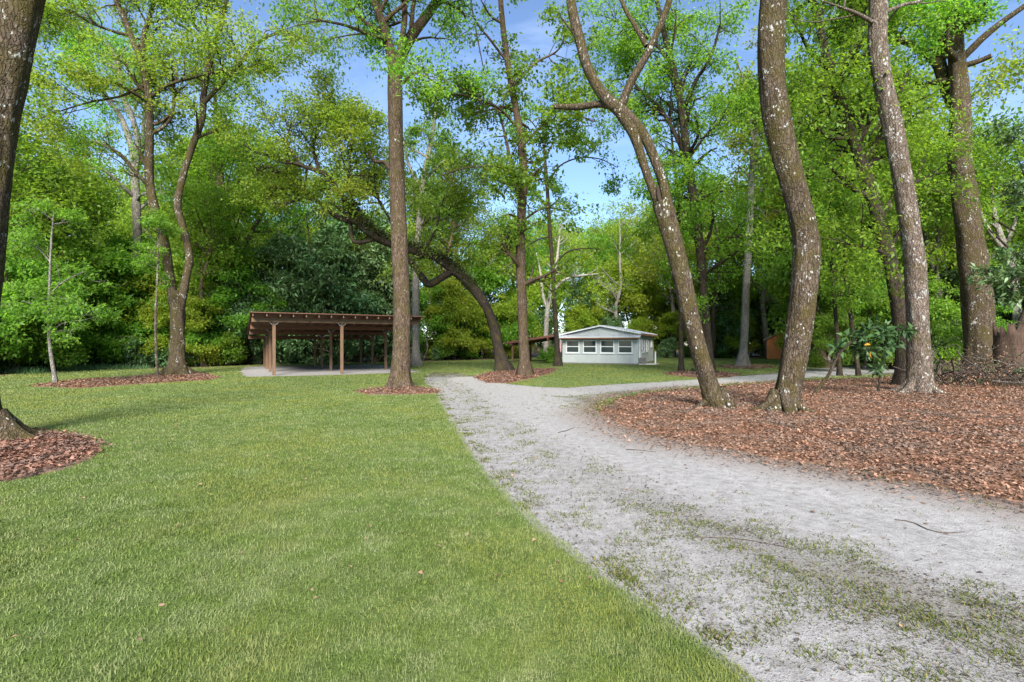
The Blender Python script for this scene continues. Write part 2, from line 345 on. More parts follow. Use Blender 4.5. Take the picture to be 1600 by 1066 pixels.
# wheel tracks (clean sand) and the grassy strip between them
TRACKS = [[G(*p) for p in [(672, 592), (700, 612), (735, 650), (800, 715), (900, 800), (1040, 900), (1180, 990), (1340, 1100)]],
          [G(*p) for p in [(740, 592), (790, 610), (850, 640), (930, 675), (1030, 710), (1180, 755), (1350, 795), (1600, 850)]],
          [G(*p) for p in [(800, 606), (880, 614), (950, 607), (1050, 600), (1200, 590), (1400, 577)]]]
def line_d(pl, Q):
    d2 = np.full(len(Q), 1e18)
    for a, b in zip(pl[:-1], pl[1:]):
        ab = b - a; t = np.clip(((Q - a) @ ab) / (ab @ ab), 0, 1); e = Q - a - t[:, None] * ab; d2 = np.minimum(d2, (e * e).sum(1))
    return np.sqrt(d2)
def gz(x, y):                # ground height
    x = np.asarray(x, float); y = np.asarray(y, float)
    Q = np.stack([x.ravel(), y.ravel()], 1)
    h = 0.05 * (fbm(Q[:, 0] * 0.22, Q[:, 1] * 0.22, 3) - 0.5)
    near = np.clip(poly_sd(ISLAND, Q) / 2.5, 0, 1); h += 0.10 * near * near * (3 - 2 * near)
    for tr in TRACKS[:2]: h -= 0.03 * np.exp(-(line_d(tr, Q) / .42) ** 2)
    return h.reshape(x.shape)
g1 = lambda x, y: float(gz(np.array([x]), np.array([y]))[0])

rad = np.concatenate([[0.0, 0.4], 0.8 * 1.032 ** np.arange(205)])
ang = np.linspace(0, 2 * math.pi, 320, endpoint=False)
rr, aa = np.meshgrid(rad, ang, indexing='ij')
gx = rr * np.sin(aa); gy = rr * np.cos(aa)
V = np.stack([gx, gy, gz(gx, gy)], -1).reshape(-1, 3)
nr, na = len(rad), len(ang)
i, j = np.meshgrid(np.arange(nr - 1), np.arange(na), indexing='ij'); j2 = (j + 1) % na
Fq = np.stack([i * na + j, i * na + j2, (i + 1) * na + j2, (i + 1) * na + j], -1).reshape(-1, 4)[:, ::-1]
gme = mesh_np('ground', V, Fq, True)
fs = poly_sd(FOREST, V[:, :2]) + 1.4 * (fbm(V[:, 0] * 0.8, V[:, 1] * 0.8, 3) - 0.5) * 2
at = gme.attributes.new('forest', 'FLOAT', 'POINT'); at.data.foreach_set('value', np.clip(fs / 1.0 + 0.5, 0, 1).astype(np.float32))
ds = np.maximum.reduce([poly_sd(DRIVE, V[:, :2])])
at = gme.attributes.new('bare', 'FLOAT', 'POINT'); at.data.foreach_set('value', np.clip(1 + ds / 0.30, 0, 1).astype(np.float32))

def ground_mat():
    m, t, N, Lk, out = new_mat('lawn_and_forest_floor')
    tc = N('ShaderNodeTexCoord'); v = tc.outputs['Object']
    n1 = noise(N, Lk, v, 0.7, 5, 0.6); n2 = noise(N, Lk, v, 5.0, 5, 0.65); n3 = noise(N, Lk, v, 45.0, 4, 0.7)
    r1 = ramp(N, [(0.30, (0.075, 0.115, 0.030)), (0.52, (0.105, 0.145, 0.038)), (0.72, (0.150, 0.172, 0.065))]); Lk(n1.outputs['Fac'], r1.inputs['Fac'])
    r2 = ramp(N, [(0.30, 0.70), (0.70, 1.22)]); Lk(n2.outputs['Fac'], r2.inputs['Fac'])
    r3 = ramp(N, [(0.28, 0.55), (0.72, 1.35)]); Lk(n3.outputs['Fac'], r3.inputs['Fac'])
    c = mixc(N, Lk, 1.0, r1.outputs['Color'], r2.outputs['Color'], 'MULTIPLY'); c = mixc(N, Lk, 1.0, c, r3.outputs['Color'], 'MULTIPLY')
    # forest floor
    f1 = noise(N, Lk, v, 12.0, 6, 0.7); f2 = noise(N, Lk, v, 0.9, 4, 0.6)
    fr = ramp(N, [(0.32, (0.045, 0.030, 0.020)), (0.5, (0.13, 0.075, 0.048)), (0.72, (0.26, 0.16, 0.11))]); Lk(f1.outputs['Fac'], fr.inputs['Fac'])
    fm = ramp(N, [(0.52, 0.0), (0.72, 0.6)]); Lk(f2.outputs['Fac'], fm.inputs['Fac'])
    fc = mixc(N, Lk, fm.outputs['Color'], fr.outputs['Color'], (0.05, 0.085, 0.03))
    a = N('ShaderNodeAttribute', attribute_name='forest')
    ad = N('ShaderNodeMath', operation='MULTIPLY_ADD'); Lk(n2.outputs['Fac'], ad.inputs[0]); ad.inputs[1].default_value = 0.9; Lk(a.outputs['Fac'], ad.inputs[2])
    fa = ramp(N, [(0.75, 0.0), (1.15, 1.0)]); Lk(ad.outputs[0], fa.inputs['Fac'])
    fa2 = N('ShaderNodeMapRange'); fa2.inputs['From Min'].default_value = 0.72; fa2.inputs['From Max'].default_value = 1.1
    Lk(ad.outputs[0], fa2.inputs['Value'])
    c = mixc(N, Lk, fa2.outputs[0], c, fc)
    # sand showing through along the drive
    a2 = N('ShaderNodeAttribute', attribute_name='bare')
    sd = N('ShaderNodeMath', operation='MULTIPLY_ADD'); Lk(n3.outputs['Fac'], sd.inputs[0]); sd.inputs[1].default_value = 0.8; Lk(a2.outputs['Fac'], sd.inputs[2])
    sf = N('ShaderNodeMapRange'); sf.inputs['From Min'].default_value = 0.95; sf.inputs['From Max'].default_value = 1.35; Lk(sd.outputs[0], sf.inputs['Value'])
    c = mixc(N, Lk, sf.outputs[0], c, (0.28, 0.265, 0.25))
    b = N('ShaderNodeBsdfPrincipled'); b.inputs['Roughness'].default_value = 0.95; b.inputs['Specular IOR Level'].default_value = 0.1
    Lk(c, b.inputs['Base Color'])
    bp = N('ShaderNodeBump'); bp.inputs['Strength'].default_value = 0.6; bp.inputs['Distance'].default_value = 0.03
    Lk(n3.outputs['Fac'], bp.inputs['Height']); Lk(bp.outputs[0], b.inputs['Normal']); Lk(b.outputs[0], out.inputs[0])
    return m
tag(obj('ground', gme, ground_mat()), kind='structure')

def overlay(name, poly, mat, amp=0.25, nsc=1.6, margin=0.35, lift=0.012, step=1.012, nang=0.0045, attr=None):
    """a sheet laid over the ground whose rim dives under it along an uneven line"""
    poly = np.asarray(poly); r0 = max(0.8, np.hypot(*poly.T).min() - 1); r1 = np.hypot(*poly.T).max() + 1
    if poly_sd(poly, np.array([[0., 0.]]))[0] > -1.0: r0 = 0.6
    n = int(math.log(r1 / r0) / math.log(step)) + 2
    rad = r0 * step ** np.arange(n)
    th = np.arctan2(poly[:, 0], poly[:, 1]); t0, t1 = th.min() - .06, th.max() + .06
    ang = np.arange(t0, t1, nang)
    rr, aa = np.meshgrid(rad, ang, indexing='ij'); x = rr * np.sin(aa); y = rr * np.cos(aa)
    Q = np.stack([x.ravel(), y.ravel()], 1)
    s = poly_sd(poly, Q); 
    sn = s + amp * 2 * (fbm(Q[:, 0] * nsc, Q[:, 1] * nsc, 5) - 0.5)
    z = gz(Q[:, 0], Q[:, 1]) + np.clip(sn * 0.10, -0.04, lift) + 0.006 * (fbm(Q[:, 0] * 6, Q[:, 1] * 6, 3) - 0.5)
    na = len(ang)
    i, j = np.meshgrid(np.arange(n - 1), np.arange(na - 1), indexing='ij')
    Fq = np.stack([i * na + j, (i + 1) * na + j, (i + 1) * na + j + 1, i * na + j + 1], -1).reshape(-1, 4)
    Fq = Fq[(sn[Fq] > -margin).any(1)]
    used = np.unique(Fq); mp = np.zeros(len(Q), int); mp[used] = np.arange(len(used))
    me = mesh_np(name, np.column_stack([Q, z])[used], mp[Fq], True)
    for k, fn in (attr or {}).items():
        a = me.attributes.new(k, 'FLOAT', 'POINT'); a.data.foreach_set('value', fn(Q[used], s[used]).astype(np.float32))
    if me.polygons and me.polygons[0].normal.z < 0: me.flip_normals()
    return tag(obj(name, me, mat), kind='structure')

def weedness(Q, s):          # 0 clean wheel track .. 1 grassy
    t2 = np.minimum(line_d(TRACKS[1], Q) - 0.75, line_d(TRACKS[2], Q) - 0.7)
    t1 = line_d(TRACKS[0], Q) - 0.25
    w = np.clip(t2 / 0.8, 0, 1) * (0.55 + 0.45 * np.clip(t1 / 0.7, 0, 1))
    return w
def litterness(Q, s):
    d = poly_sd(ISLAND, Q); return np.clip(1 + d / 1.5, 0, 1)
def sand_mat():
    m, t, N, Lk, out = new_mat('pale_sand')
    tc = N('ShaderNodeTexCoord'); v = tc.outputs['Object']
    n0 = noise(N, Lk, v, 1.3, 5, 0.6); n1 = noise(N, Lk, v, 9, 6, 0.7); n2 = noise(N, Lk, v, 55, 4, 0.75); n3 = noise(N, Lk, v, 160, 2, 0.6)
    r = ramp(N, [(0.32, (0.225, 0.212, 0.200)), (0.52, (0.325, 0.312, 0.302)), (0.72, (0.395, 0.385, 0.380))]); Lk(n1.outputs['Fac'], r.inputs['Fac'])
    g = ramp(N, [(0.30, 0.62), (0.60, 1.1)]); Lk(n2.outputs['Fac'], g.inputs['Fac'])
    c = mixc(N, Lk, 0.8, r.outputs['Color'], g.outputs['Color'], 'MULTIPLY')
    a = N('ShaderNodeAttribute', attribute_name='weed')
    # dark organic specks where nothing drives
    sp = N('ShaderNodeMath', operation='MULTIPLY_ADD'); Lk(a.outputs['Fac'], sp.inputs[0]); sp.inputs[1].default_value = 0.16; Lk(n2.outputs['Fac'], sp.inputs[2])
    sp2 = N('ShaderNodeMath', operation='MULTIPLY_ADD'); Lk(n3.outputs['Fac'], sp2.inputs[0]); sp2.inputs[1].default_value = 0.35; Lk(sp.outputs[0], sp2.inputs[2])
    sr = N('ShaderNodeMapRange'); sr.inputs['From Min'].default_value = 0.80; sr.inputs['From Max'].default_value = 0.92; Lk(sp2.outputs[0], sr.inputs['Value'])
    c = mixc(N, Lk, sr.outputs[0], c, (0.085, 0.07, 0.055))
    # thin moss / low weeds between the tracks
    gm = N('ShaderNodeMath', operation='MULTIPLY'); Lk(a.outputs['Fac'], gm.inputs[0]); Lk(n0.outputs['Fac'], gm.inputs[1])
    gm2 = N('ShaderNodeMath', operation='MULTIPLY_ADD'); Lk(n1.outputs['Fac'], gm2.inputs[0]); gm2.inputs[1].default_value = 0.7; Lk(gm.outputs[0], gm2.inputs[2])
    gr = N('ShaderNodeMapRange'); gr.inputs['From Min'].default_value = 0.80; gr.inputs['From Max'].default_value = 1.02; gr.inputs['To Max'].default_value = 0.4; Lk(gm2.outputs[0], gr.inputs['Value'])
    c = mixc(N, Lk, gr.outputs[0], c, (0.15, 0.14, 0.095))
    l = N('ShaderNodeAttribute', attribute_name='litter')
    lm = N('ShaderNodeMath', operation='MULTIPLY_ADD'); Lk(n1.outputs['Fac'], lm.inputs[0]); lm.inputs[1].default_value = 0.7; Lk(l.outputs['Fac'], lm.inputs[2])
    lr = N('ShaderNodeMapRange'); lr.inputs['From Min'].default_value = 0.6; lr.inputs['From Max'].default_value = 1.3; lr.inputs['To Max'].default_value = 0.8; Lk(lm.outputs[0], lr.inputs['Value'])
    c = mixc(N, Lk, lr.outputs[0], c, (0.19, 0.135, 0.105))
    b = N('ShaderNodeBsdfPrincipled'); b.inputs['Roughness'].default_value = 0.95; b.inputs['Specular IOR Level'].default_value = 0.15
    Lk(c, b.inputs['Base Color'])
    ad = N('ShaderNodeMath', operation='ADD'); Lk(n1.outputs['Fac'], ad.inputs[0]); Lk(n2.outputs['Fac'], ad.inputs[1])
    bp = N('ShaderNodeBump'); bp.inputs['Strength'].default_value = 0.55; bp.inputs['Distance'].default_value = 0.03
    Lk(ad.outputs[0], bp.inputs['Height']); Lk(bp.outputs[0], b.inputs['Normal']); Lk(b.outputs[0], out.inputs[0])
    return m
M['sand'] = sand_mat()
overlay('driveway', DRIVE, M['sand'], amp=0.16, nsc=2.2, attr={'weed': weedness, 'litter': litterness}, step=1.018, nang=0.0075)
overlay('sand_floor', SANDPAD, M['sand'], amp=0.4, nsc=1.0, attr={'weed': lambda Q, s: np.full(len(Q), 0.25), 'litter': lambda Q, s: np.clip(0.55 - s * 0.5, 0, 1)})
def litter_mat():
    m, t, N, Lk, out = new_mat('leaf_litter')
    tc = N('ShaderNodeTexCoord'); v = tc.outputs['Object']
    n1 = noise(N, Lk, v, 22, 5, 0.7, 0.8); n2 = noise(N, Lk, v, 1.1, 4, 0.6); n3 = noise(N, Lk, v, 4, 5, 0.65)
    r = ramp(N, [(0.30, (0.06, 0.036, 0.025)), (0.50, (0.23, 0.122, 0.076)), (0.70, (0.40, 0.24, 0.16))]); Lk(n1.outputs['Fac'], r.inputs['Fac'])
    gr = ramp(N, [(0.50, 0.0), (0.68, 0.7)]); Lk(n2.outputs['Fac'], gr.inputs['Fac'])
    c = mixc(N, Lk, gr.outputs['Color'], r.outputs['Color'], mixc(N, Lk, n3.outputs['Fac'], (0.11, 0.085, 0.065), (0.24, 0.20, 0.17)))
    b = N('ShaderNodeBsdfPrincipled'); b.inputs['Roughness'].default_value = 0.95; b.inputs['Specular IOR Level'].default_value = 0.1
    Lk(c, b.inputs['Base Color']); bp = N('ShaderNodeBump'); bp.inputs['Strength'].default_value = 0.9; bp.inputs['Distance'].default_value = 0.04
    Lk(n1.outputs['Fac'], bp.inputs['Height']); Lk(bp.outputs[0], b.inputs['Normal']); Lk(b.outputs[0], out.inputs[0])
    return m
M['litter'] = litter_mat()
overlay('leaf_covered_ground', ISLAND, M['litter'], amp=0.30, nsc=1.8, lift=0.03, step=1.014, nang=0.006)
for lab, pl in BEDS:
    overlay('mulch_bed', pl, M['litter'], amp=0.18, nsc=1.8, lift=0.03, step=1.012, nang=0.006)

# ------------------------------------------------------------------ scattered stuff: grass, weeds, dead leaves
def frame_rand(n):
    a = rng.random(n) * 2 * math.pi; return np.cos(a), np.sin(a)
def blades(name, pts, length, width, lean, mat, label, cat, lmin=0.0):
    n = len(pts); cx, sx = frame_rand(n); L_ = length; w = width
    b = np.column_stack([pts, gz(pts[:, 0], pts[:, 1]) - 0.004])
    side = np.column_stack([cx, sx, np.zeros(n)]) * (w / 2)[:, None]
    c2, s2 = frame_rand(n)
    ln = lean * (lmin + (1 - lmin) * rng.random(n))
    tip = b + np.column_stack([c2 * ln * L_, s2 * ln * L_, L_ * np.sqrt(np.maximum(0.05, 1 - np.minimum(ln, .97) ** 2))])
    V = np.stack([b - side, b + side, tip], 1).reshape(-1, 3)
    Fc = np.arange(3 * n).reshape(-1, 3)
    o = obj(name, mesh_np(name, V, Fc), mat)
    return tag(o, label, cat, kind='stuff')
def lawn_mask(Q):
    s = -poly_sd(DRIVE, Q) + 0.10 * 2 * (fbm(Q[:, 0] * 3, Q[:, 1] * 3, 3) - .5)
    m = s > 0.02
    for pl in [ISLAND, SANDPAD] + [b[1] for b in BEDS]:
        m &= poly_sd(pl, Q) < -0.02 + 0.12 * (rng.random(len(Q)) - .3)
    m &= poly_sd(FOREST, Q) < 0.3
    return m
def sector(n, r0, r1, a0, a1, p=0.0):    # density falls as 1/r^(p)
    u = rng.random(n); k = 2 - p
    r = (r0 ** k + u * (r1 ** k - r0 ** k)) ** (1 / k) if abs(k) > 1e-6 else r0 * (r1 / r0) ** u
    a = a0 + (a1 - a0) * rng.random(n)
    return np.column_stack([r * np.sin(a), r * np.cos(a)])
Q = sector(720000, 2.0, 48, R(-52), R(50), 1.7)
Q = Q[lawn_mask(Q)]
r = np.hypot(*Q.T); tall = 0.75 + 0.6 * fbm(Q[:, 0] * 1.2, Q[:, 1] * 1.2, 3)
blades('lawn_grass', Q, (0.016 + 0.018 * rng.random(len(Q))) * tall * (1 + r * 0.02), 0.0030 + 0.0012 * r, 0.98, M['grass_blade'],
       'short mown green grass of the lawn', 'grass')

Q = sector(60000, 2.2, 30, R(-50), R(10), 1.5); Q = Q[fbm(Q[:, 0] * 1.1 + 40, Q[:, 1] * 1.1, 4) > .56 + .16 * rng.random(len(Q))]; Q = Q[lawn_mask(Q)]; Q = np.repeat(Q, 5, 0) + rng.normal(0, .02, (len(Q) * 5, 2)); r = np.hypot(*Q.T)
blades('lawn_weeds', Q, 0.015 + .02 * rng.random(len(Q)), 0.006 + .0011 * r, 1.0, M['lawn_weed'], 'darker broad-leaved weeds growing in loose patches through the lawn', 'weeds')
def drive_points(n, fn):
    Q = sector(n, 2.2, 34, R(-10), R(52), 1.25); s = poly_sd(DRIVE, Q); Q = Q[s > 0.0]; s = s[s > 0]
    return Q[rng.random(len(Q)) < fn(Q, s)]
def weed_p(Q, s):
    w = weedness(Q, s); big = fbm(Q[:, 0] * .9, Q[:, 1] * .9, 3); cl = fbm(Q[:, 0] * 4.2, Q[:, 1] * 4.2, 3); lit = litterness(Q, s)
    edge = np.clip(1 - s / .5, 0, 1) * .5
    return np.clip((cl + .35 * big - 0.622 - .15 * (1 - w)) * 12, 0.008, 1) * np.clip(w ** 1.2 + edge, .03, 1) * (1 - 0.85 * lit)
T = drive_points(60000, weed_p)
T2 = np.array([G(px, py) for px, py in zip(rng.normal(925, 32, 260), rng.normal(634, 9, 260))])        # green tongue at the tip of the leaf-covered ground
T3 = np.array([G(px, py) for px, py in zip(rng.normal(1375, 35, 60), rng.normal(611, 3, 60))])
T4 = np.array([G(px, py) for px, py in zip(rng.uniform(1000, 1640, 1500), rng.uniform(596, 730, 1500))]); T4 = T4[(poly_sd(ISLAND, T4) > .3) & (fbm(T4[:, 0] * .8, T4[:, 1] * .8, 4) > .57)]
T = np.vstack([T, T4, T2[poly_sd(ISLAND, T2) < 0.5], T3]); nb = 18
ctr = np.repeat(T, nb, 0); sp = np.repeat(0.02 + 0.05 * rng.random(len(T)), nb)
Q = ctr + rng.normal(0, 1, (len(ctr), 2)) * sp[:, None]
r = np.hypot(*Q.T)
blades('driveway_weeds', Q, 0.018 + 0.04 * rng.random(len(Q)), 0.0075 + 0.0014 * r, 1.0, M['weed_blade'], 'low green weeds scattered over the sandy drive', 'weeds', .45)

def flakes(name, pts, size, mat, label, cat, zoff=0.012, tilt=0.5):
    n = len(pts); a = rng.random(n) * 6.283; d = np.column_stack([np.cos(a), np.sin(a), rng.normal(0, tilt, n) * .6])
    s = np.column_stack([-np.sin(a), np.cos(a), rng.normal(0, tilt, n) * .8])
    L_ = size; b = np.column_stack([pts, gz(pts[:, 0], pts[:, 1]) + zoff + 0.02 * rng.random(n)])
    curl = (rng.random(n) * 0.35)[:, None] * L_[:, None] * np.array([0, 0, 1.0])
    w = (0.20 + 0.14 * rng.random(n))[:, None] * L_[:, None]
    p0 = b - d * L_[:, None] / 2; p2 = b + d * L_[:, None] / 2 + curl * .4; p1 = b + s * w + curl; p3 = b - s * w + curl
    V = np.stack([p0, p1, p2, p3], 1); zmin = V[:, :, 2].min(1); gzz = gz(pts[:, 0], pts[:, 1])
    V[:, :, 2] += np.maximum(0, gzz + 0.004 - zmin)[:, None]
    V = V.reshape(-1, 3); Fc = np.arange(4 * n).reshape(-1, 4)
    q = np.arange(n) * 4
    tri = np.concatenate([np.column_stack([q, q + 1, q + 2]), np.column_stack([q, q + 2, q + 3])])
    return tag(obj(name, mesh_np(name, V, tri), mat), label, cat, kind='stuff')
Q = sector(205000, 4.2, 34, R(8), R(56), 1.1); s = poly_sd(ISLAND, Q)
dens = np.clip(0.35 + 1.3 * (fbm(Q[:, 0] * .5, Q[:, 1] * .5, 3) - 0.2), 0.35, 1)
Q = Q[(s + 0.5 * (fbm(Q[:, 0] * 1.8, Q[:, 1] * 1.8, 4) - .5) + 0.42 * rng.normal(0, 1, len(s)) > 0) & (rng.random(len(Q)) < dens)]
r = np.hypot(*Q.T)
flakes('fallen_leaves', Q, (0.024 + 0.03 * rng.random(len(Q)) + .022 * (rng.random(len(Q)) > .85)) * (0.8 + 0.03 * r), M['dead_leaf'], 'thick reddish brown fallen leaves around the leaning trunks', 'leaves', 0.035)
n = 900; tq = sector(n, 4.5, 22, R(10), R(50), .8); tq = tq[poly_sd(ISLAND, tq) > .1]; n = len(tq); ta = rng.random(n) * 6.283; tl = .06 + .22 * rng.random(n) ** 2
TWG = np.stack([np.column_stack([tq[:, 0] + f * tl * np.cos(ta) + (.03 * rng.normal(0, 1, n) if f == 0 else 0), tq[:, 1] + f * tl * np.sin(ta), gz(tq[:, 0], tq[:, 1]) + .055 + .02 * rng.random(n)]) for f in (-1, 0, 1)], 1)
for lab, pl in BEDS:
    pl = np.array(pl); lo, hi = pl.min(0), pl.max(0); area = (hi - lo).prod(); dist = np.hypot(*pl.mean(0))
    n = int(min(18000, area * (1700 if dist < 12 else 260)))
    Q = lo + rng.random((n, 2)) * (hi - lo); Q = Q[poly_sd(pl, Q) + 0.10 * rng.normal(0, 1, n) > 0.05]
    flakes('fallen_leaves', Q, (0.030 + 0.035 * rng.random(len(Q))) * (1 + 0.028 * dist), M['dead_leaf'], 'fallen leaves of the ' + lab, 'leaves', 0.033)
Q = drive_points(150000, lambda Q, s: np.clip((0.03 + 0.75 * weedness(Q, s) * np.clip(fbm(Q[:, 0] * 2.3, Q[:, 1] * 2.3, 4) * 3 - 1.0, .1, 1) + 0.5 * litterness(Q, s) ** 2) * .8, 0, 1))
flakes('drive_debris', Q, 0.008 + 0.022 * rng.random(len(Q)) ** 2 + .0011 * np.hypot(*Q.T), M['debris'], 'dark bits of bark and leaf crumbs sprinkled over the sandy drive', 'debris', 0.011, 0.2)
Q = drive_points(9000, lambda Q, s: 0.03 + 0.75 * litterness(Q, s) ** 2)
flakes('scattered_leaves', Q, 0.02 + 0.04 * rng.random(len(Q)), M['dead_leaf'], 'single brown leaves and bark bits lying on the sandy drive', 'leaves', 0.014, 0.3)
Q = sector(900, 3, 25, R(-48), R(10), 0.8); Q = Q[lawn_mask(Q)][:420]
flakes('lawn_leaves', Q, 0.02 + 0.03 * rng.random(len(Q)), M['dead_leaf'], 'a few tiny dry leaves lying in the mown lawn', 'leaves', 0.03, 0.3)

# ------------------------------------------------------------------ trees
def nrm(v): return v / (np.linalg.norm(v, axis=-1, keepdims=True) + 1e-9)
def resample(p, n):          # catmull-rom through rows of p (k, d) -> (n, d)
    p = np.asarray(p, float); k = len(p)
    if k == 2: return p[0] + np.linspace(0, 1, n)[:, None] * (p[1] - p[0])
    q = np.vstack([2 * p[0] - p[1], p, 2 * p[-1] - p[-2]])
    seg = np.linalg.norm(np.diff(p[:, :3], axis=0), axis=1); cum = np.concatenate([[0], np.cumsum(seg)])
    s = np.linspace(0, cum[-1], n); i = np.clip(np.searchsorted(cum, s, 'right') - 1, 0, k - 2)
    t = ((s - cum[i]) / (seg[i] + 1e-9))[:, None]
    a, b, c, d = q[i], q[i + 1], q[i + 2], q[i + 3]
    return 0.5 * (2 * b + (c - a) * t + (2 * a - 5 * b + 4 * c - d) * t ** 2 + (3 * b - 3 * c + d - a) * t ** 3)
def tubes(Pt, Rd, s, rough=0.0, flare=False, ridge=0.0):
    """N polylines (N,k,3) with radii (N,k) -> verts, quads"""
    N_, k, _ = Pt.shape
    T_ = nrm(np.gradient(Pt, axis=1)); ov = nrm(Pt[:, -1] - Pt[:, 0])
    ref = np.where(np.abs(ov[:, 2:3]) > 0.8, np.array([[1., 0, 0]]), np.array([[0, 0, 1.]]))[:, None, :]
    a = nrm(np.cross(T_, np.broadcast_to(ref, T_.shape))); b = np.cross(T_, a)
    th = np.linspace(0, 2 * math.pi, s, endpoint=False)
    rr = np.repeat(Rd[:, :, None], s, 2)
    if rough:
        ph = rng.random((N_, 1, 1)) * 6.28; zz = np.linalg.norm(Pt - Pt[:, :1], axis=-1)[:, :, None]
        rr = rr * (1 + rough * (0.5 * np.sin(3 * th + ph + zz * 0.9) + 0.5 * np.sin(5 * th - ph * 2 + zz * 1.7) + 0.6 * np.sin(2 * th + zz * 2.6 + ph * 3)) + rough * 0.8 * (rng.random(rr.shape) - .5))
    if ridge:                # furrowed bark: ribs that run along the trunk and break up
        q = max(3, k // 3); g = rng.normal(0, 1, (N_, q, s)); f = np.linspace(0, q - 1.001, k); i0 = f.astype(int); fr = (f - i0)[None, :, None]
        rr = rr * (1 + ridge * (g[:, i0] * (1 - fr) + g[:, i0 + 1] * fr).clip(-1.5, 1.5))
    if flare:
        h = (Pt[:1, :, 2] - Pt[0, 0, 2])[:, :, None]; e = np.exp(-h / max(0.25, 1.1 * Rd[0, 2])); ph = rng.random() * 6
        rr[:1] *= 1 + e * (0.22 + 0.24 * np.cos(5 * th + ph) + 0.14 * np.cos(3 * th + 2 * ph))
    Vv = Pt[:, :, None, :] + rr[..., None] * (np.cos(th)[None, None, :, None] * a[:, :, None, :] + np.sin(th)[None, None, :, None] * b[:, :, None, :])
    n, i, j = np.meshgrid(np.arange(N_), np.arange(k - 1), np.arange(s), indexing='ij'); j2 = (j + 1) % s
    base = n * k * s
    Fq = np.stack([base + i * s + j, base + i * s + j2, base + (i + 1) * s + j2, base + (i + 1) * s + j], -1).reshape(-1, 4)
    return Vv.reshape(-1, 3), Fq
def spawn(Pt, Rd, n, t0, ln, ang, up, wig, k, rmul=0.55, rmin=0.004, wts=None, t1=1.0, flat=0.0):
    """n children sprouting from polylines"""
    N_, kk, _ = Pt.shape
    seg = np.linalg.norm(np.diff(Pt, axis=1), axis=-1).sum(1)
    w = seg if wts is None else seg * wts
    idx = rng.choice(N_, n, p=w / w.sum()); t = t0 + (t1 - t0) * rng.random(n) ** 0.8
    f = t * (kk - 1); i = np.minimum(f.astype(int), kk - 2); fr = (f - i)[:, None]
    st = Pt[idx, i] * (1 - fr) + Pt[idx, i + 1] * fr; r0 = (Rd[idx, i] * (1 - fr[:, 0]) + Rd[idx, i + 1] * fr[:, 0])
    tg = nrm(Pt[idx, i + 1] - Pt[idx, i])
    rv = rng.normal(0, 1, (n, 3)); rv[:, 2] *= (1 - flat); pe = nrm(rv - (rv * tg).sum(1, keepdims=True) * tg)
    a = ang * (0.7 + 0.6 * rng.random(n))[:, None]
    d = nrm(tg * np.cos(a) + pe * np.sin(a)); L_ = ln * (0.55 + 0.75 * rng.random(n)) * (1 - 0.35 * t)
    pts = [st]; step = (L_ / (k - 1))[:, None]
    for q in range(k - 1):
        d = nrm(d + rng.normal(0, wig, (n, 3)) + np.array([0, 0, up])); pts.append(pts[-1] + d * step)
    Pn = np.stack(pts, 1)
    rs = np.maximum(rmin, np.minimum(r0 * 0.8, rmul * r0 + 0.0))
    Rn = rs[:, None] * np.linspace(1, 0.3, k)[None, :]
    return Pn, np.maximum(Rn, rmin * .6)
def leaves(Pt, per, size, spread, mat, name, parent, aspect=0.5, upb=1.0, clump=1.0):
    N_, k, _ = Pt.shape; n = N_ * per
    idx = np.repeat(np.arange(N_), per); f = (0.15 + 0.85 * rng.random(n)) * (k - 1); i = np.minimum(f.astype(int), k - 2); fr = (f - i)[:, None]
    c = Pt[idx, i] * (1 - fr) + Pt[idx, i + 1] * fr
    off = rng.normal(0, 1, (n, 3)) * spread; off[:, 2] *= 0.55; c = c + off
    tg = nrm(Pt[idx, i + 1] - Pt[idx, i])
    d = nrm(0.5 * tg + rng.normal(0, .8, (n, 3)) + np.array([0, 0, -0.35]))
    nn = nrm(rng.normal(0, .6, (n, 3)) + np.array([0, 0, upb]))
    sd = nrm(np.cross(d, nn)); nn = np.cross(sd, d)
    L_ = size * (0.6 + 0.8 * rng.random(n))[:, None]; w = L_ * aspect * 0.5
    V = np.stack([c, c + d * L_ * .42 + sd * w + nn * L_ * .08, c + d * L_ - nn * L_ * .08, c + d * L_ * .42 - sd * w + nn * L_ * .08], 1).reshape(-1, 3)
    q = np.arange(n) * 4
    o = obj(name, mesh_np(name, V, np.stack([q, q + 1, q + 2, q + 3], 1)), mat, parent)
    return o

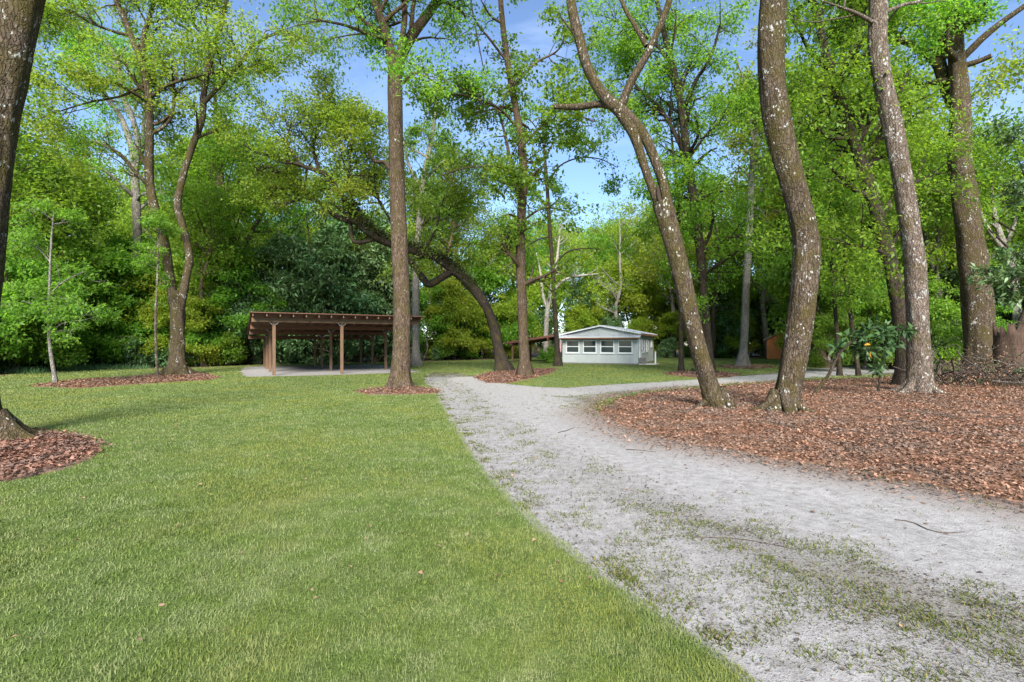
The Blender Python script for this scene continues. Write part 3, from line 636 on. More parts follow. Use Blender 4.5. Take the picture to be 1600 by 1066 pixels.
def make_tree(name, label, limbs, bark, leafmat, base=None, roots=0, ridge=0.0, lvl=((14, .35, 3.0, .9, .06, .22), (70, .25, 1.5, .8, .03, .25), (380, .2, .6, .8, 0, .3)),
              per=30, lsize=.11, lspread=.14, aspect=.5, sides=14, group=None, wts=None, rough=.06, leafname='crown', nlimb=18, cat='tree', flat=0.0, flare=True, upb=1.0):
    """limbs: list of arrays (k,4) x y z radius in world space; the first starts at the ground"""
    limbs = [np.asarray(l, float) for l in limbs]
    if base is None: base = limbs[0][0, :3].copy()
    root = empty(name, tuple(base)); tag(root, label, cat, group)
    LP = []
    for l in limbs:
        p = resample(l, nlimb); p[:, :3] -= base; p[:, 3] = np.maximum(p[:, 3], .004); LP.append(p)
    LP[0][0, 2] -= 0.12
    A = np.stack(LP); Pt, Rd = A[..., :3], A[..., 3]
    tv, tf = [], []; off = 0
    for q in range(len(LP)):
        v, f = tubes(Pt[q:q + 1], Rd[q:q + 1], sides if q == 0 else max(7, sides // 2), rough, flare and q == 0, ridge=ridge)
        tv.append(v); tf.append(f + off); off += len(v)
    obj('trunk', mesh_np('trunk', np.vstack(tv), np.vstack(tf), True), bark, root)
    a0 = rng.random() * 6.28; rb = float(LP[0][1, 3]); ln0 = LP[0][1, :2] - LP[0][0, :2]
    for q in range(roots):   # surface roots diving into the ground
        a = a0 + q * 6.283 / roots + rng.normal(0, .25); d = np.array([math.cos(a), math.sin(a)]); e = np.array([-d[1], d[0]]) * rng.normal(0, .5); m = rng.uniform(.75, 1.3)
        pt = np.array([[*(d * rb * .45), .40 * m, rb * .36], [*(d * rb * 1.0), .17 * m, rb * .34], [*(d * rb * 1.5 * m + e * rb * .4), .05, rb * .24], [*(d * rb * 2.1 * m + e * rb), .0, rb * .15], [*(d * rb * 2.9 * m + e * rb * 1.6), -.07, rb * .07]])
        pr = resample(pt, 14); v, f = tubes(pr[None, :, :3], np.maximum(pr[None, :, 3], .01), 12, .10, ridge=.05)
        obj('root', mesh_np('root', v, f, True), bark, root)
    bv, bf, off = [], [], 0; curP, curR, cw = Pt, Rd, (np.array(wts, float) if wts is not None else None)
    for q, (n, t0, ln, an, up, wig) in enumerate(lvl):
        k = (7, 5, 3, 3)[q]
        curP, curR = spawn(curP, curR, n, t0, ln, an, up, wig, k, rmin=(.012, .007, .004, .003)[q], wts=cw, flat=flat); cw = None
        v, f = tubes(curP, curR, (6, 4, 3, 3)[q]); bv.append(v); bf.append(f + off); off += len(v)
    if bv:
        tag(obj('branches', mesh_np('branches', np.vstack(bv), np.vstack(bf), True), bark, root), kind='stuff')
        if per: leaves(curP, per, lsize, lspread, leafmat, leafname, root, aspect, upb)
    return root

def px_limbs(Y, *ls):        # limbs surveyed as (px, py, depth offset, width in px)
    out = []
    for l in ls:
        a = []
        for p in l: 
            y = Y + p[2]; a.append([*P(p[0], p[1], y), p[3] * .9 / 2 / F * y * math.cos(math.atan((p[0] - 800) / F))])
        out.append(a)
    gzv = g1(out[0][0][0], out[0][0][1]); out[0][0][2] = gzv
    return out
S = lambda *a: a
EXEC_TREES = True

# ------------------------------------------------------------------ buildings
def build_house():
    rz = R(-24); root = empty('small_house', (4.11, 41.1, g1(7, 40) - 0.02), rz)
    tag(root, 'small pale grey-green house with four white-framed front windows and a metal awning roof', 'house')
    Wd, D, H = 5.9, 7.7, 2.2
    def siding(name, a, b, zt0, zt1, nout):     # board by board wall between plan points a, b
        a = Vector((*a, 0)); b = Vector((*b, 0)); n = max(1, round((b - a).length / 0.30)); d = (b - a) / n; o = Vector((*nout, 0))
        w = empty(name); w.parent = root
        for i in range(n):
            p = a + d * (i + .007); q = a + d * (i + .993); t = lambda s: zt0 + (zt1 - zt0) * s
            h0, h1 = t(i / n), t((i + 1) / n)
            mb = MB(); th = o * -0.10
            mb.quad8([p + Vector((0, 0, .12)), q + Vector((0, 0, .12)), q + th + Vector((0, 0, .12)), p + th + Vector((0, 0, .12)),
                      p + Vector((0, 0, h0)), q + Vector((0, 0, h1)), q + th + Vector((0, 0, h1)), p + th + Vector((0, 0, h0))])
            mb.build('siding_board', M['siding'], w)
        return w
    rx = 3.1; zr = 3.02; ze = 2.34
    gab = lambda x: zr - 0.12 - abs(x - rx) * 0.205
    siding('front_wall', (0, 0), (rx, 0), gab(0), gab(rx), (0, -1)); siding('front_wall', (rx, 0), (Wd, 0), gab(rx), gab(Wd), (0, -1))
    siding('side_wall', (Wd, 0.0), (Wd, D), 2.28, 2.28, (1, 0))
    siding('side_wall', (0, D), (0, 0.0), 2.28, 2.28, (-1, 0)); siding('rear_wall', (Wd, D), (0, D), 2.5, 2.5, (0, 1))
    MB().box(.06, Wd - .06, .06, D - .06, -.2, 2.2).build('inner_shell', M['foundation'], root)
    MB().box(-.01, Wd + .01, -.012, D + .01, -.25, .115).build('foundation', M['foundation'], root)
    def window(name, x0, x1, z0, z1, face, split=True):
        w = empty(name); w.parent = root
        tf = 0.075
        def bx(mb, a0, a1, c0, c1, d0, d1):      # a along the wall, c up, d outward
            if face == 'front': mb.box(a0, a1, -d1, -d0, c0, c1)
            else: mb.box(Wd + d0, Wd + d1, a0, a1, c0, c1)
        fr = MB()
        bx(fr, x0, x0 + tf, z0, z1, .004, .05); bx(fr, x1 - tf, x1, z0, z1, .004, .05)
        bx(fr, x0 + tf, x1 - tf, z0, z0 + tf, .004, .05); bx(fr, x0 + tf, x1 - tf, z1 - tf, z1, .004, .05)
        fr.build('window_frame', M['white_paint'], w)
        zm = (z0 + z1) / 2
        if split:
            r_ = MB(); bx(r_, x0 + tf, x1 - tf, zm - .03, zm + .03, .004, .045); r_.build('meeting_rail', M['white_paint'], w)
            for c0, c1 in ((z0 + tf, zm - .03), (zm + .03, z1 - tf)):
                g = MB(); bx(g, x0 + tf, x1 - tf, c0, c1, .003, .018 if c0 > zm else .012); g.build('pane', M['glass'], w)
        else:
            g = MB(); bx(g, x0 + tf, x1 - tf, z0 + tf, z1 - tf, .003, .015); g.build('pane', M['glass'], w)
        sl = MB(); bx(sl, x0 - .03, x1 + .03, z0 - .05, z0 - .002, .004, .08); sl.build('sill', M['white_paint'], w)
    for x0 in (.25, 1.64, 3.03, 4.42): window('window', x0, x0 + 1.1, .88, 1.9, 'front')
    window('window', 2.1, 2.85, .95, 1.95, 'side'); window('window', 3.9, 4.65, .95, 1.95, 'side'); window('window', 6.2, 6.75, 1.35, 1.9, 'side', False)
    d = empty('door'); d.parent = root
    MB().box(Wd + .004, Wd + .06, .45, 1.45, .12, 2.1).build('door_frame', M['white_paint'], d)
    MB().box(Wd + .062, Wd + .085, .56, 1.34, .16, 2.0).build('door_panel', M['white_paint'], d)
    MB().box(Wd + .087, Wd + .13, 1.22, 1.28, 1.0, 1.1).build('handle', M['black_metal'], d)
    MB().box(Wd + .02, Wd + 1.3, .2, 2.0, -.1, .09).build('door_step', M['concrete'], root, .01)
    MB().box(Wd + 1.0, Wd + 1.1, 1.7, 1.8, .092, 1.0).build('rail_post', M['white_paint'], root)
    MB().box(Wd + .05, Wd + .55, .22, .42, .092, .55).build('meter_box', M['foundation'], root, .02)
    for cx in (0, Wd):
        MB().box(cx - .05, cx + .05, -.03, .05, .13, 2.2).build('corner_trim', M['siding'], root)
    # gable roof, ridge running back
    for sgn, xe in ((-1, -.32), (1, Wd + .30)):
        y0, y1 = -.25, D + .4; z_e = zr - abs(xe - rx) * .205
        rf = MB().quad8([(rx, y0, zr), (xe, y0, z_e), (xe, y1, z_e), (rx, y1, zr), (rx, y0, zr + .03), (xe, y0, z_e + .03), (xe, y1, z_e + .03), (rx, y1, zr + .03)]).build('roof_slope', M['metal_roof'], root)
        for k in range(27):                       # standing ribs
            y = y0 + .1 + k * .31
            MB().beam((rx + sgn * .05, y, zr + .04), (xe, y, z_e + .045), .04, .03).build('rib', M['metal_roof'], rf)
        MB().beam((rx, y0 - .012, zr - .02), (xe, y0 - .012, z_e - .02), .03, .085).build('fascia', M['white_paint'], root)
        MB().beam((xe, y0 + .02, z_e - .07), (xe, y1, z_e - .07), .03, .13).build('eave_fascia', M['soffit'], root)
        MB().beam((xe - sgn * .25, y0 + .02, z_e - .08), (xe - sgn * .25, y1, z_e - .08), .46, .02).build('soffit', M['soffit'], root)
    # front metal awning
    aw = MB().quad8([(-.4, -.6, 2.12), (Wd + .3, -.6, 2.12), (Wd + .3, -.01, 2.33), (-.4, -.01, 2.33), (-.4, -.6, 2.145), (Wd + .3, -.6, 2.145), (Wd + .3, -.01, 2.355), (-.4, -.01, 2.355)]).build('awning', M['metal_roof'], root)
    for k in range(22):
        x = -.3 + k * .30
        MB().beam((x, -.59, 2.16), (x, -.02, 2.363), .045, .03, (1, 0, 0)).build('rib', M['metal_roof'], aw)
    MB().box(-.4, Wd + .3, -.62, -.602, 2.085, 2.15).build('awning_edge', M['white_paint'], aw)
    MB().box(-.35, Wd + .25, -.58, -.54, 2.01, 2.105).build('awning_beam', M['soffit'], root)
    for k in range(11):
        x = -.2 + k * .62; MB().beam((x, -.53, 2.085), (x, -.06, 2.26), .045, .08, (0, 0, 1)).build('awning_bracket', M['soffit'], root)
    MB().box(0, Wd, -.05, -.004, 1.93, 2.12).build('header_board', M['soffit'], root)
    return root
build_house()

def house_pt(x, y, z=0.0):
    c, s = math.cos(R(-24)), math.sin(R(-24)); return (4.11 + c * x - s * y, 41.1 + s * x + c * y, z)

# lean-to carport against the house
def build_carport():
    x, y, _ = house_pt(-.55, .6); root = empty('open_carport', (x, y, g1(x, y)), R(-24))
    tag(root, 'low open carport with sloping rust brown roof beside the pale house', 'carport')
    zt = lambda u: 2.33 + u * .14     # u runs 0 .. -4.7 away from the house
    MB().beam((-.05, 2.1, zt(0) + .04), (-4.75, 2.1, zt(-4.75) + .04), 4.6, .04).build('roof_sheet', M['rust_roof'], root)
    for k in range(9):
        y = -.15 + k * .56; MB().beam((-.06, y, zt(0) - .065), (-4.7, y, zt(-4.7) - .065), .05, .15).build('rafter', M['wood_rafter'], root)
    for u in (-.9, -4.2):
        MB().box(u - .05, u + .05, -.3, 4.5, zt(u) - .30, zt(u) - .145).build('beam', M['wood_dark'], root)
        for v in (0.1, 2.1, 4.2):
            MB().box(u - .07, u + .07, v - .07, v + .07, -.2, zt(u) - .305).build('post', M['wood_post'], root)
    MB().beam((-.05, -.22, zt(0) - .04), (-4.78, -.22, zt(-4.78) - .04), .03, .16).build('fascia', M['rust_roof'], root)
build_carport()

# big open shelter
def build_shelter():
    rz = math.atan2(SH_R[1], SH_R[0]); root = empty('open_shelter', (*SH_O, g1(*SH_O)), rz)
    tag(root, 'large open-sided brown wooden shelter with a slatted lean-to roof over bare sand', 'shelter')
    zb = lambda v: 2.78 - 0.0676 * v           # beam centre height
    for k in range(4):
        v = 3.7 * k
        for u in (0, 3.26, 6.52):
            p = MB().box(u - .075, u + .075, v - .075, v + .075, -.25, zb(v) - .115).build('post', M['wood_post'], root, .008)
            MB().box(u - .09, u + .09, v - .083, v + .083, zb(v) - .20, zb(v) - .118).build('bracket', M['black_metal'], p)
            for s in (-1, 1): MB().beam((u + s * .085, v - .088, zb(v) - .24), (u + s * .20, v - .088, zb(v) - .118), .012, .05, (0, 1, 0)).build('bracket_arm', M['steel'], p)
        MB().box(-1.0, 7.5, v - .06, v + .06, zb(v) - .11, zb(v) + .11).build('beam', M['wood_post'] if k == 0 else M['wood_dark'], root, .006)
    zr = lambda v: zb(v) + .11 + .075
    for k in range(15):
        u = -.95 + k * .60
        MB().beam((u, -.62, zr(-.62) + .002), (u, 11.75, zr(11.75) + .002), .045, .145).build('rafter', M['wood_rafter'], root)
    n = 84
    for k in range(n):
        v = -.66 + k * (12.45 / n); z = zr(v) + .0775 + .012
        b = MB().box(-1.06 + .02 * math.sin(k * 7.1), 7.56 + .025 * math.sin(k * 3.7), -.062, .062, -.011, .011).build('roof_board', M['wood_dark'], root)
        b.location = (0, v, z); b.rotation_euler = (-.0676, 0, 0)
    sheet = MB()
    z0, z1 = zr(-.70) + .105, zr(11.8) + .105
    sheet.quad8([(-1.08, -.70, z0), (7.58, -.70, z0), (7.58, 11.8, z1), (-1.08, 11.8, z1), (-1.08, -.70, z0 + .012), (7.58, -.70, z0 + .012), (7.58, 11.8, z1 + .012), (-1.08, 11.8, z1 + .012)])
    sheet.build('roof_sheet', M['rust_roof'], root)
    MB().beam((.15, .1, zb(0) - .16), (1.75, 2.6, zb(2.6) - .02), .04, .09).build('brace', M['wood_post'], root)
    return root
build_shelter()

# orange shed far behind
def build_shed():
    x, y = (1222 - 800) / 800 * 53, 53.0
    root = empty('garden_shed', (x - 1.55, y, g1(x, y)), R(-30))
    tag(root, 'orange-brown plank shed with pitched roof half hidden by the lichen-spotted trunk', 'shed')
    Wd, D, H = 3.2, 3.2, 2.05
    for i in range(16):
        x0 = i * .2; xm = x0 + .1; h = H + .8 - abs(xm - 1.6) * .5
        MB().box(x0 + .006, x0 + .194, -.02 * (i % 2) * .3 - .01, .04, .05, h).build('plank', M['orange_wood'], root)
        MB().box(-.0 - .03, .0, x0 + .05, x0 + .245, .05, H - .02).build('plank', M['orange_wood'], root)
        MB().box(Wd, Wd + .03, x0 + .05, x0 + .245, .05, H - .02).build('plank', M['orange_wood'], root)
    MB().box(.03, Wd - .03, .05, D, -.1, H - .05).build('inner_shell', M['orange_wood'], root)
    for s, xe in ((-1, -.35), (1, Wd + .35)):
        ze = H + .8 - (1.6 + .35) * .5 + .05
        MB().quad8([(1.6, -.35, H + .86), (xe, -.35, ze), (xe, D + .3, ze), (1.6, D + .3, H + .86), (1.6, -.35, H + .93), (xe, -.35, ze + .07), (xe, D + .3, ze + .07), (1.6, D + .3, H + .93)]).build('roof_slope', M['shed_roof'], root)
    d = MB().box(1.0, 2.2, -.05, -.022, .1, 1.9).build('door', M['orange_wood'], root)
    MB().box(1.0, 2.2, -.07, -.052, 1.5, 1.62).build('ledge', M['wood_post'], d)
build_shed()

def build_flag():
    x, y, _ = house_pt(-.02, -.35); root = empty('flag', (x, y, g1(x, y)), R(-24))
    tag(root, 'small striped flag hanging on a short pole by the house corner', 'flag')
    MB().beam((0, .30, 1.72), (-.05, -.45, 2.02), .025, .025).build('pole', M['white_paint'], root)
    Wf, Hf = .55, .95                       # hanging: stripes run downwards, canton at the top
    def cloth(u, v, e=0.0): return (-.03 + .02 * math.sin(u * 9 + v * 2) + .06 * (u - .5) * v + e, -.42 + u * .40 + .03 * math.sin(v * 5), 1.98 - u * .12 - v * Hf)
    for i in range(13):
        u0, u1 = i / 13, (i + 1) / 13; mb = MB()
        for k in range(8):
            v0, v1 = k / 8, (k + 1) / 8
            if i < 7 and k < 3: continue
            mb.quad8([cloth(u0, v0), cloth(u1, v0), cloth(u1, v0, .004), cloth(u0, v0, .004), cloth(u0, v1), cloth(u1, v1), cloth(u1, v1, .004), cloth(u0, v1, .004)])
        mb.build('stripe', M['flag_red'] if i % 2 == 0 else M['flag_white'], root)
    mb = MB()
    for k in range(3): 
        v0, v1 = k / 8, (k + 1) / 8; mb.quad8([cloth(0, v0), cloth(7 / 13, v0), cloth(7 / 13, v0, .004), cloth(0, v0, .004), cloth(0, v1), cloth(7 / 13, v1), cloth(7 / 13, v1, .004), cloth(0, v1, .004)])
    ct = mb.build('canton', M['flag_blue'], root)
    st = MB()
    for a in range(9):
        for b in range(6 if a % 2 == 0 else 5):
            u = (a + .6) / 9.4 * 7 / 13; v = (b + (.5 if a % 2 == 0 else 1.0)) / 6 * 3 / 8
            for e in (-.003, .007):
                c = Vector(cloth(u, v, e)); st.poly([c + Vector((0, .012 * math.cos(q), .012 * math.sin(q))) for q in np.arange(5) * 1.2566])
    st.build('stars', M['flag_white'], ct)
build_flag()

# ------------------------------------------------------------------ surveyed trees
NL = ((6, .3, 2.0, .8, .06, .2),)
make_tree('tall_tree', 'straight tall brown-barked tree forking high up in the lawn beside the drive', px_limbs(18.5,
    S((626, 607, 0, 44), (626, 585, 0, 34), (628, 500, 0, 29.5), (625, 400, 0, 28), (621, 300, 0, 27), (618, 200, 0, 25), (617, 130, 0, 25), (617, 92, 0, 26)),
    S((616, 110, 0, 19), (605, 60, -.3, 16), (590, 15, -.6, 14), (565, -50, -.9, 12), (540, -140, -1.2, 8), (520, -220, -1.5, 5)),
    S((619, 108, 0, 20), (640, 62, .3, 18), (680, 5, .6, 15), (710, -60, .9, 12), (740, -150, 1.2, 8), (760, -230, 1.4, 5)),
    S((620, 105, 0, 12), (632, 30, -.3, 10), (628, -60, -.5, 8), (640, -170, -.6, 5)),
    S((613, 270, 0, 8), (600, 254, -.2, 7), (585, 252, -.5, 6), (576, 236, -.8, 4)),
    S((612, 62, -.3, 7), (580, 55, -.8, 6), (540, 40, -1.4, 5), (490, 30, -2.0, 3)),
    S((630, 130, 0, 4), (645, 115, -.3, 4), (665, 120, -.7, 3), (690, 135, -1.1, 2))),
    M['bark_brown'], M['leaf_bright'], lvl=((52, .12, 2.5, 1.0, .02, .2), (230, .2, 1.4, .8, 0, .25), (1350, .2, .6, .8, -.02, .3)), per=21, lspread=.22, lsize=.12, wts=[0.0, 1, 1, .9, .25, 1.3, .8], sides=34, nlimb=70, rough=.03, ridge=.035, roots=0)

make_tree('mossy_tree', 'thick mossy trunk with white lichen spots in the leaf mulch ring', px_limbs(8.4,
    S((-20, 690, 0, 118), (-36, 640, 0, 88), (-38, 500, 0, 85), (-30, 400, 0, 85), (-16, 250, 0, 85), (4, 130, 0, 85), (32, 0, 0, 86), (75, -200, 0, 66), (120, -420, .3, 50), (140, -640, .6, 30), (150, -820, .8, 14)),
    S((110, -380, .2, 34), (200, -520, .8, 26), (300, -650, 1.4, 18), (380, -760, 2, 9)),
    S((90, -300, .2, 30), (-20, -450, .4, 24), (-160, -580, .4, 16), (-280, -680, .2, 8))),
    M['bark_lichen'], M['leaf_bright'], lvl=((16, .45, 2.6, .9, .05, .2), (60, .3, 1.4, .8, 0, .25), (240, .2, .7, .8, -.02, .3)), per=26, lsize=.15, lspread=.2, sides=44, nlimb=90, rough=.035, ridge=.035, roots=6)

make_tree('leaning_tree', 'slender leaning trunk with a split scar and two bare forks in the fallen leaves', px_limbs(11.85,
    S((1122, 650, 0, 40), (1112, 615, 0, 32), (1085, 520, 0, 31), (1062, 420, 0, 32), (1045, 355, 0, 34), (1034, 315, 0, 34)),
    S((1040, 345, 0, 20), (1021, 300, .03, 15), (1006, 258, .03, 15), (990, 210, 0, 18), (963, 166, 0, 23)),
    S((1042, 345, 0, 22), (1039, 300, -.03, 17), (1026, 258, -.03, 17), (1003, 207, 0, 18), (968, 170, 0, 20)),
    S((970, 175, 0, 22), (940, 145, .1, 19), (918, 105, .2, 18), (905, 60, .3, 17), (893, 10, .4, 16), (885, -60, .5, 13), (870, -180, .6, 9), (850, -300, .6, 4)),
    S((968, 175, 0, 15), (985, 130, -.1, 14), (1008, 90, -.2, 13), (1025, 55, -.3, 12), (1043, 10, -.4, 11), (1060, -60, -.5, 9), (1075, -160, -.6, 6), (1090, -260, -.6, 3)),
    S((972, 172, 0, 14), (940, 163, .2, 12), (905, 167, .4, 11), (866, 167, .6, 9)),
    S((1010, 72, -.2, 9), (992, 40, -.1, 8), (975, 10, 0, 7), (960, -40, .2, 5), (950, -120, .3, 3)),
    S((898, 55, .3, 4), (885, 38, .2, 3), (875, 25, .1, 2))),
    M['bark_lichen'], M['leaf_bright'], lvl=((18, .55, 1.6, .9, .03, .2), (70, .25, .9, .8, 0, .25), (260, .2, .45, .8, -.02, .3)), per=22, lsize=.09, wts=[0.0, 0, 0, 1, 1, .02, .6, .02], sides=30, nlimb=50, rough=.05, ridge=.035, roots=5)
v, f = tubes(TWG, np.full(TWG.shape[:2], .0045), 4); tag(obj('fallen_twigs', mesh_np('fallen_twigs', v, f), M['dead_wood']), 'thin grey twigs strewn through the reddish brown fallen leaves', 'twigs', kind='stuff')
# its hollow scar
sc = bpy.data.objects['leaning_tree']
def scar(root, a, b, w, name='scar'):
    a = Vector(a) - root.location; b = Vector(b) - root.location
    n = 9; vs, fs = [], []; d = (b - a)
    for i in range(n):
        t = i / (n - 1); c = a + d * t + Vector((.012 * math.sin(t * 9), 0, 0)); hw = w * math.sin(math.pi * min(1, max(0, .04 + .92 * t))) ** .7
        for k in range(6):
            q = k / 5 * math.pi; vs.append((c.x - hw * math.cos(q), c.y - .014 * math.sin(q), c.z))
    for i in range(n - 1):
        for k in range(5): fs.append((i * 6 + k, i * 6 + k + 1, (i + 1) * 6 + k + 1, (i + 1) * 6 + k))
    me = bpy.data.meshes.new(name); me.from_pydata(vs, [], fs); me.update()
    o = obj(name, me, M['hollow'], root); s = o.modifiers.new('solid', 'SOLIDIFY'); s.thickness = .01; return o
scar(sc, P(1036, 330, 11.85 - .20), P(1026, 288, 11.85 - .12), .045)

make_tree('leaning_tree', 'thick curved trunk with heavy moss and white lichen in the fallen leaves', px_limbs(11.3,
    S((1221, 656, 0, 66), (1229, 622, 0, 47), (1241, 560, 0, 45), (1253, 480, 0, 49), (1259, 420, 0, 50), (1258, 370, 0, 46), (1245, 310, 0, 45), (1228, 250, 0, 46), (1215, 190, 0, 48), (1206, 120, 0, 47), (1205, 50, 0, 47), (1208, 0, 0, 46), (1216, -120, 0, 42), (1226, -280, 0, 36), (1230, -440, .2, 26), (1235, -600, .3, 12)),
    S((1220, -200, 0, 24), (1270, -330, .4, 19), (1330, -440, .9, 13), (1380, -530, 1.2, 6)),
    S((1222, -240, 0, 24), (1160, -370, -.1, 19), (1090, -470, -.1, 13), (1030, -560, -.1, 6))),
    M['bark_lichen'], M['leaf_bright'], lvl=((16, .5, 2.2, .9, .05, .2), (60, .3, 1.3, .8, 0, .25), (240, .2, .6, .8, -.02, .3)), per=26, lsize=.14, lspread=.2, sides=44, nlimb=90, rough=.05, ridge=.04, roots=6)

make_tree('lichen_tree', 'tall pale lichen-crusted trunk beside the big-leaved shrub', px_limbs(15.4,
    S((1436, 622, 0, 64), (1437, 598, 0, 48), (1436, 550, 0, 43), (1433, 480, 0, 41), (1428, 400, 0, 39), (1418, 330, 0, 37), (1408, 270, 0, 36), (1395, 200, 0, 36), (1380, 130, 0, 36), (1371, 70, 0, 35), (1372, 0, 0, 34), (1376, -100, 0, 30), (1380, -240, 0, 24), (1385, -400, 0, 12)),
    S((1372, 40, 0, 9), (1340, 22, -.4, 7), (1315, 12, -.8, 5), (1280, 0, -1.2, 3)),
    S((1378, 22, 0, 9), (1410, 8, .4, 7), (1440, 0, .8, 6), (1480, -30, 1.2, 4)),
    S((1376, -90, 0, 16), (1440, -190, .5, 12), (1500, -270, 1, 6)),
    S((1378, -130, 0, 16), (1320, -220, .3, 12), (1260, -300, .6, 6))),
    M['bark_pale'], M['leaf_bright'], lvl=((22, .3, 2.0, .9, .02, .2), (80, .3, 1.2, .8, 0, .25), (320, .2, .55, .8, -.02, .3)), per=26, lsize=.11, wts=[.15, 1, 1, 1, 1], sides=40, nlimb=80, rough=.04, ridge=.04, roots=6)

make_tree('dark_tree', 'dark leaning trunk leafy at the top just behind the pale lichen-crusted trunk', px_limbs(18.0,
    S((1416, 606, 0, 42), (1412, 570, 0, 31), (1409, 520, 0, 30), (1400, 450, 0, 30), (1383, 380, 0, 28), (1365, 310, 0, 26), (1345, 250, 0, 24), (1325, 195, 0, 22), (1305, 140, 0, 20), (1294, 105, 0, 17), (1285, 60, .2, 14), (1270, 0, .4, 12), (1255, -80, .6, 8), (1245, -150, .8, 4)),
    S((1375, 345, 0, 9), (1395, 310, .3, 8), (1430, 285, .8, 6), (1470, 270, 1.2, 4)),
    S((1340, 240, 0, 9), (1370, 200, .5, 8), (1400, 160, 1, 6), (1420, 110, 1.4, 4)),
    S((1330, 215, 0, 8), (1300, 215, -.4, 7), (1265, 195, -.8, 5), (1235, 190, -1.2, 3)),
    S((1390, 405, 0, 7), (1370, 390, -.5, 6), (1340, 385, -1, 4), (1310, 375, -1.4, 3)),
    S((1303, 130, 0, 9), (1330, 80, .5, 8), (1350, 30, 1, 6), (1360, -40, 1.4, 4))),
    M['bark_dark'], M['leaf_bright'], lvl=((72, .25, 2.6, .95, .02, .2), (340, .2, 1.5, .8, 0, .25), (1950, .2, .65, .8, -.02, .3)), per=18, lsize=.13, lspread=.24, wts=[.7, 1, 1.1, 1, 1, 1.2], sides=16, nlimb=30, rough=.05)

make_tree('big_oak', 'massive twin-topped oak trunk with a sawn limb stub behind the brush pile', px_limbs(22,
    S((1534, 596, 0, 76), (1532, 550, 0, 60), (1528, 480, 0, 57), (1521, 420, 0, 54), (1514, 360, 0, 50), (1506, 300, 0, 46), (1500, 240, 0, 42), (1500, 180, 0, 38), (1497, 120, 0, 34), (1492, 60, 0, 32), (1485, 0, 0, 28), (1478, -100, 0, 20), (1470, -220, 0, 10)),
    S((1502, 185, .1, 26), (1482, 145, .5, 26), (1468, 100, .6, 24), (1465, 60, .7, 22), (1470, 20, .8, 19), (1480, -60, 1, 14), (1490, -160, 1.2, 7)),
    S((1470, 110, .6, 14), (1442, 82, .5, 13), (1415, 66, .3, 12), (1385, 62, .1, 10), (1350, 40, -.2, 6)),
    S((1500, 95, 0, 16), (1535, 60, -.4, 15), (1565, 35, -.8, 13), (1600, 10, -1.2, 12), (1650, -30, -1.6, 8)),
    S((1502, 104, 0, 13), (1528, 96, -.3, 12), (1549, 87, -.6, 11))),
    M['bark_lichen'], M['leaf_bright'], lvl=((34, .3, 2.4, .95, .02, .2), (140, .2, 1.4, .8, 0, .25), (1300, .2, .65, .8, -.02, .3)), per=19, lsize=.14, lspread=.25, wts=[.12, .5, .9, .2, 0.0], sides=34, nlimb=60, rough=.05, ridge=.04)

make_tree('dark_tree', 'straight dark leafy tree standing right behind the leaning split trunk', px_limbs(27,
    S((1108, 584.5, 0, 22), (1106, 545, 0, 17), (1100, 470, 0, 16), (1094, 390, 0, 16), (1086, 330, 0, 16), (1078, 270, 0, 15), (1070, 210, 0, 14), (1062, 150, 0, 13), (1050, 100, 0, 11), (1035, 40, 0, 9), (1020, -30, 0, 6), (1010, -90, 0, 3)),
    S((1083, 275, 0, 9), (1060, 220, .4, 8), (1035, 175, .8, 7), (1000, 140, 1.2, 5), (975, 110, 1.6, 3)),
    S((1066, 180, 0, 8), (1085, 130, -.5, 7), (1110, 90, -1, 6), (1125, 40, -1.4, 4)),
    S((1096, 430, 0, 5), (1120, 415, -.4, 5), (1150, 395, -.9, 4), (1175, 370, -1.4, 2)),
    S((1075, 250, 0, 6), (1100, 215, -.5, 5), (1125, 190, -1, 4), (1140, 160, -1.4, 2)),
    S((1054, 110, 0, 7), (1025, 70, .5, 6), (990, 45, 1, 5), (955, 30, 1.5, 3)),
    S((1088, 345, 0, 5), (1065, 325, -.5, 4), (1050, 300, -1, 3), (1040, 270, -1.5, 2))),
    M['bark_dark'], M['leaf_bright'], lvl=((96, .15, 2.5, .95, 0, .2), (430, .2, 1.5, .8, 0, .25), (2200, .2, .7, .8, -.03, .3)), per=17, lsize=.155, lspread=.25, wts=[.75, 1, 1, .7, 1, 1, .7], sides=14, nlimb=28, rough=.04)

make_tree('thin_tree', 'slim straight dark trunk rising from the small mulch bed', px_limbs(29,
    S((1064, 581, 0, 10), (1064, 540, 0, 8), (1063, 460, 0, 8), (1062, 380, 0, 7), (1058, 300, 0, 6), (1050, 220, 0, 4), (1045, 160, 0, 2)),
    S((1062, 390, 0, 4), (1040, 360, .4, 3), (1015, 345, .8, 2))),
    M['bark_dark'], M['leaf_green'], lvl=((18, .4, 1.6, 1.0, 0, .2), (60, .2, .9, .8, 0, .25), (220, .2, .5, .8, -.03, .3)), per=20, lsize=.16, lspread=.17, sides=9, nlimb=20)

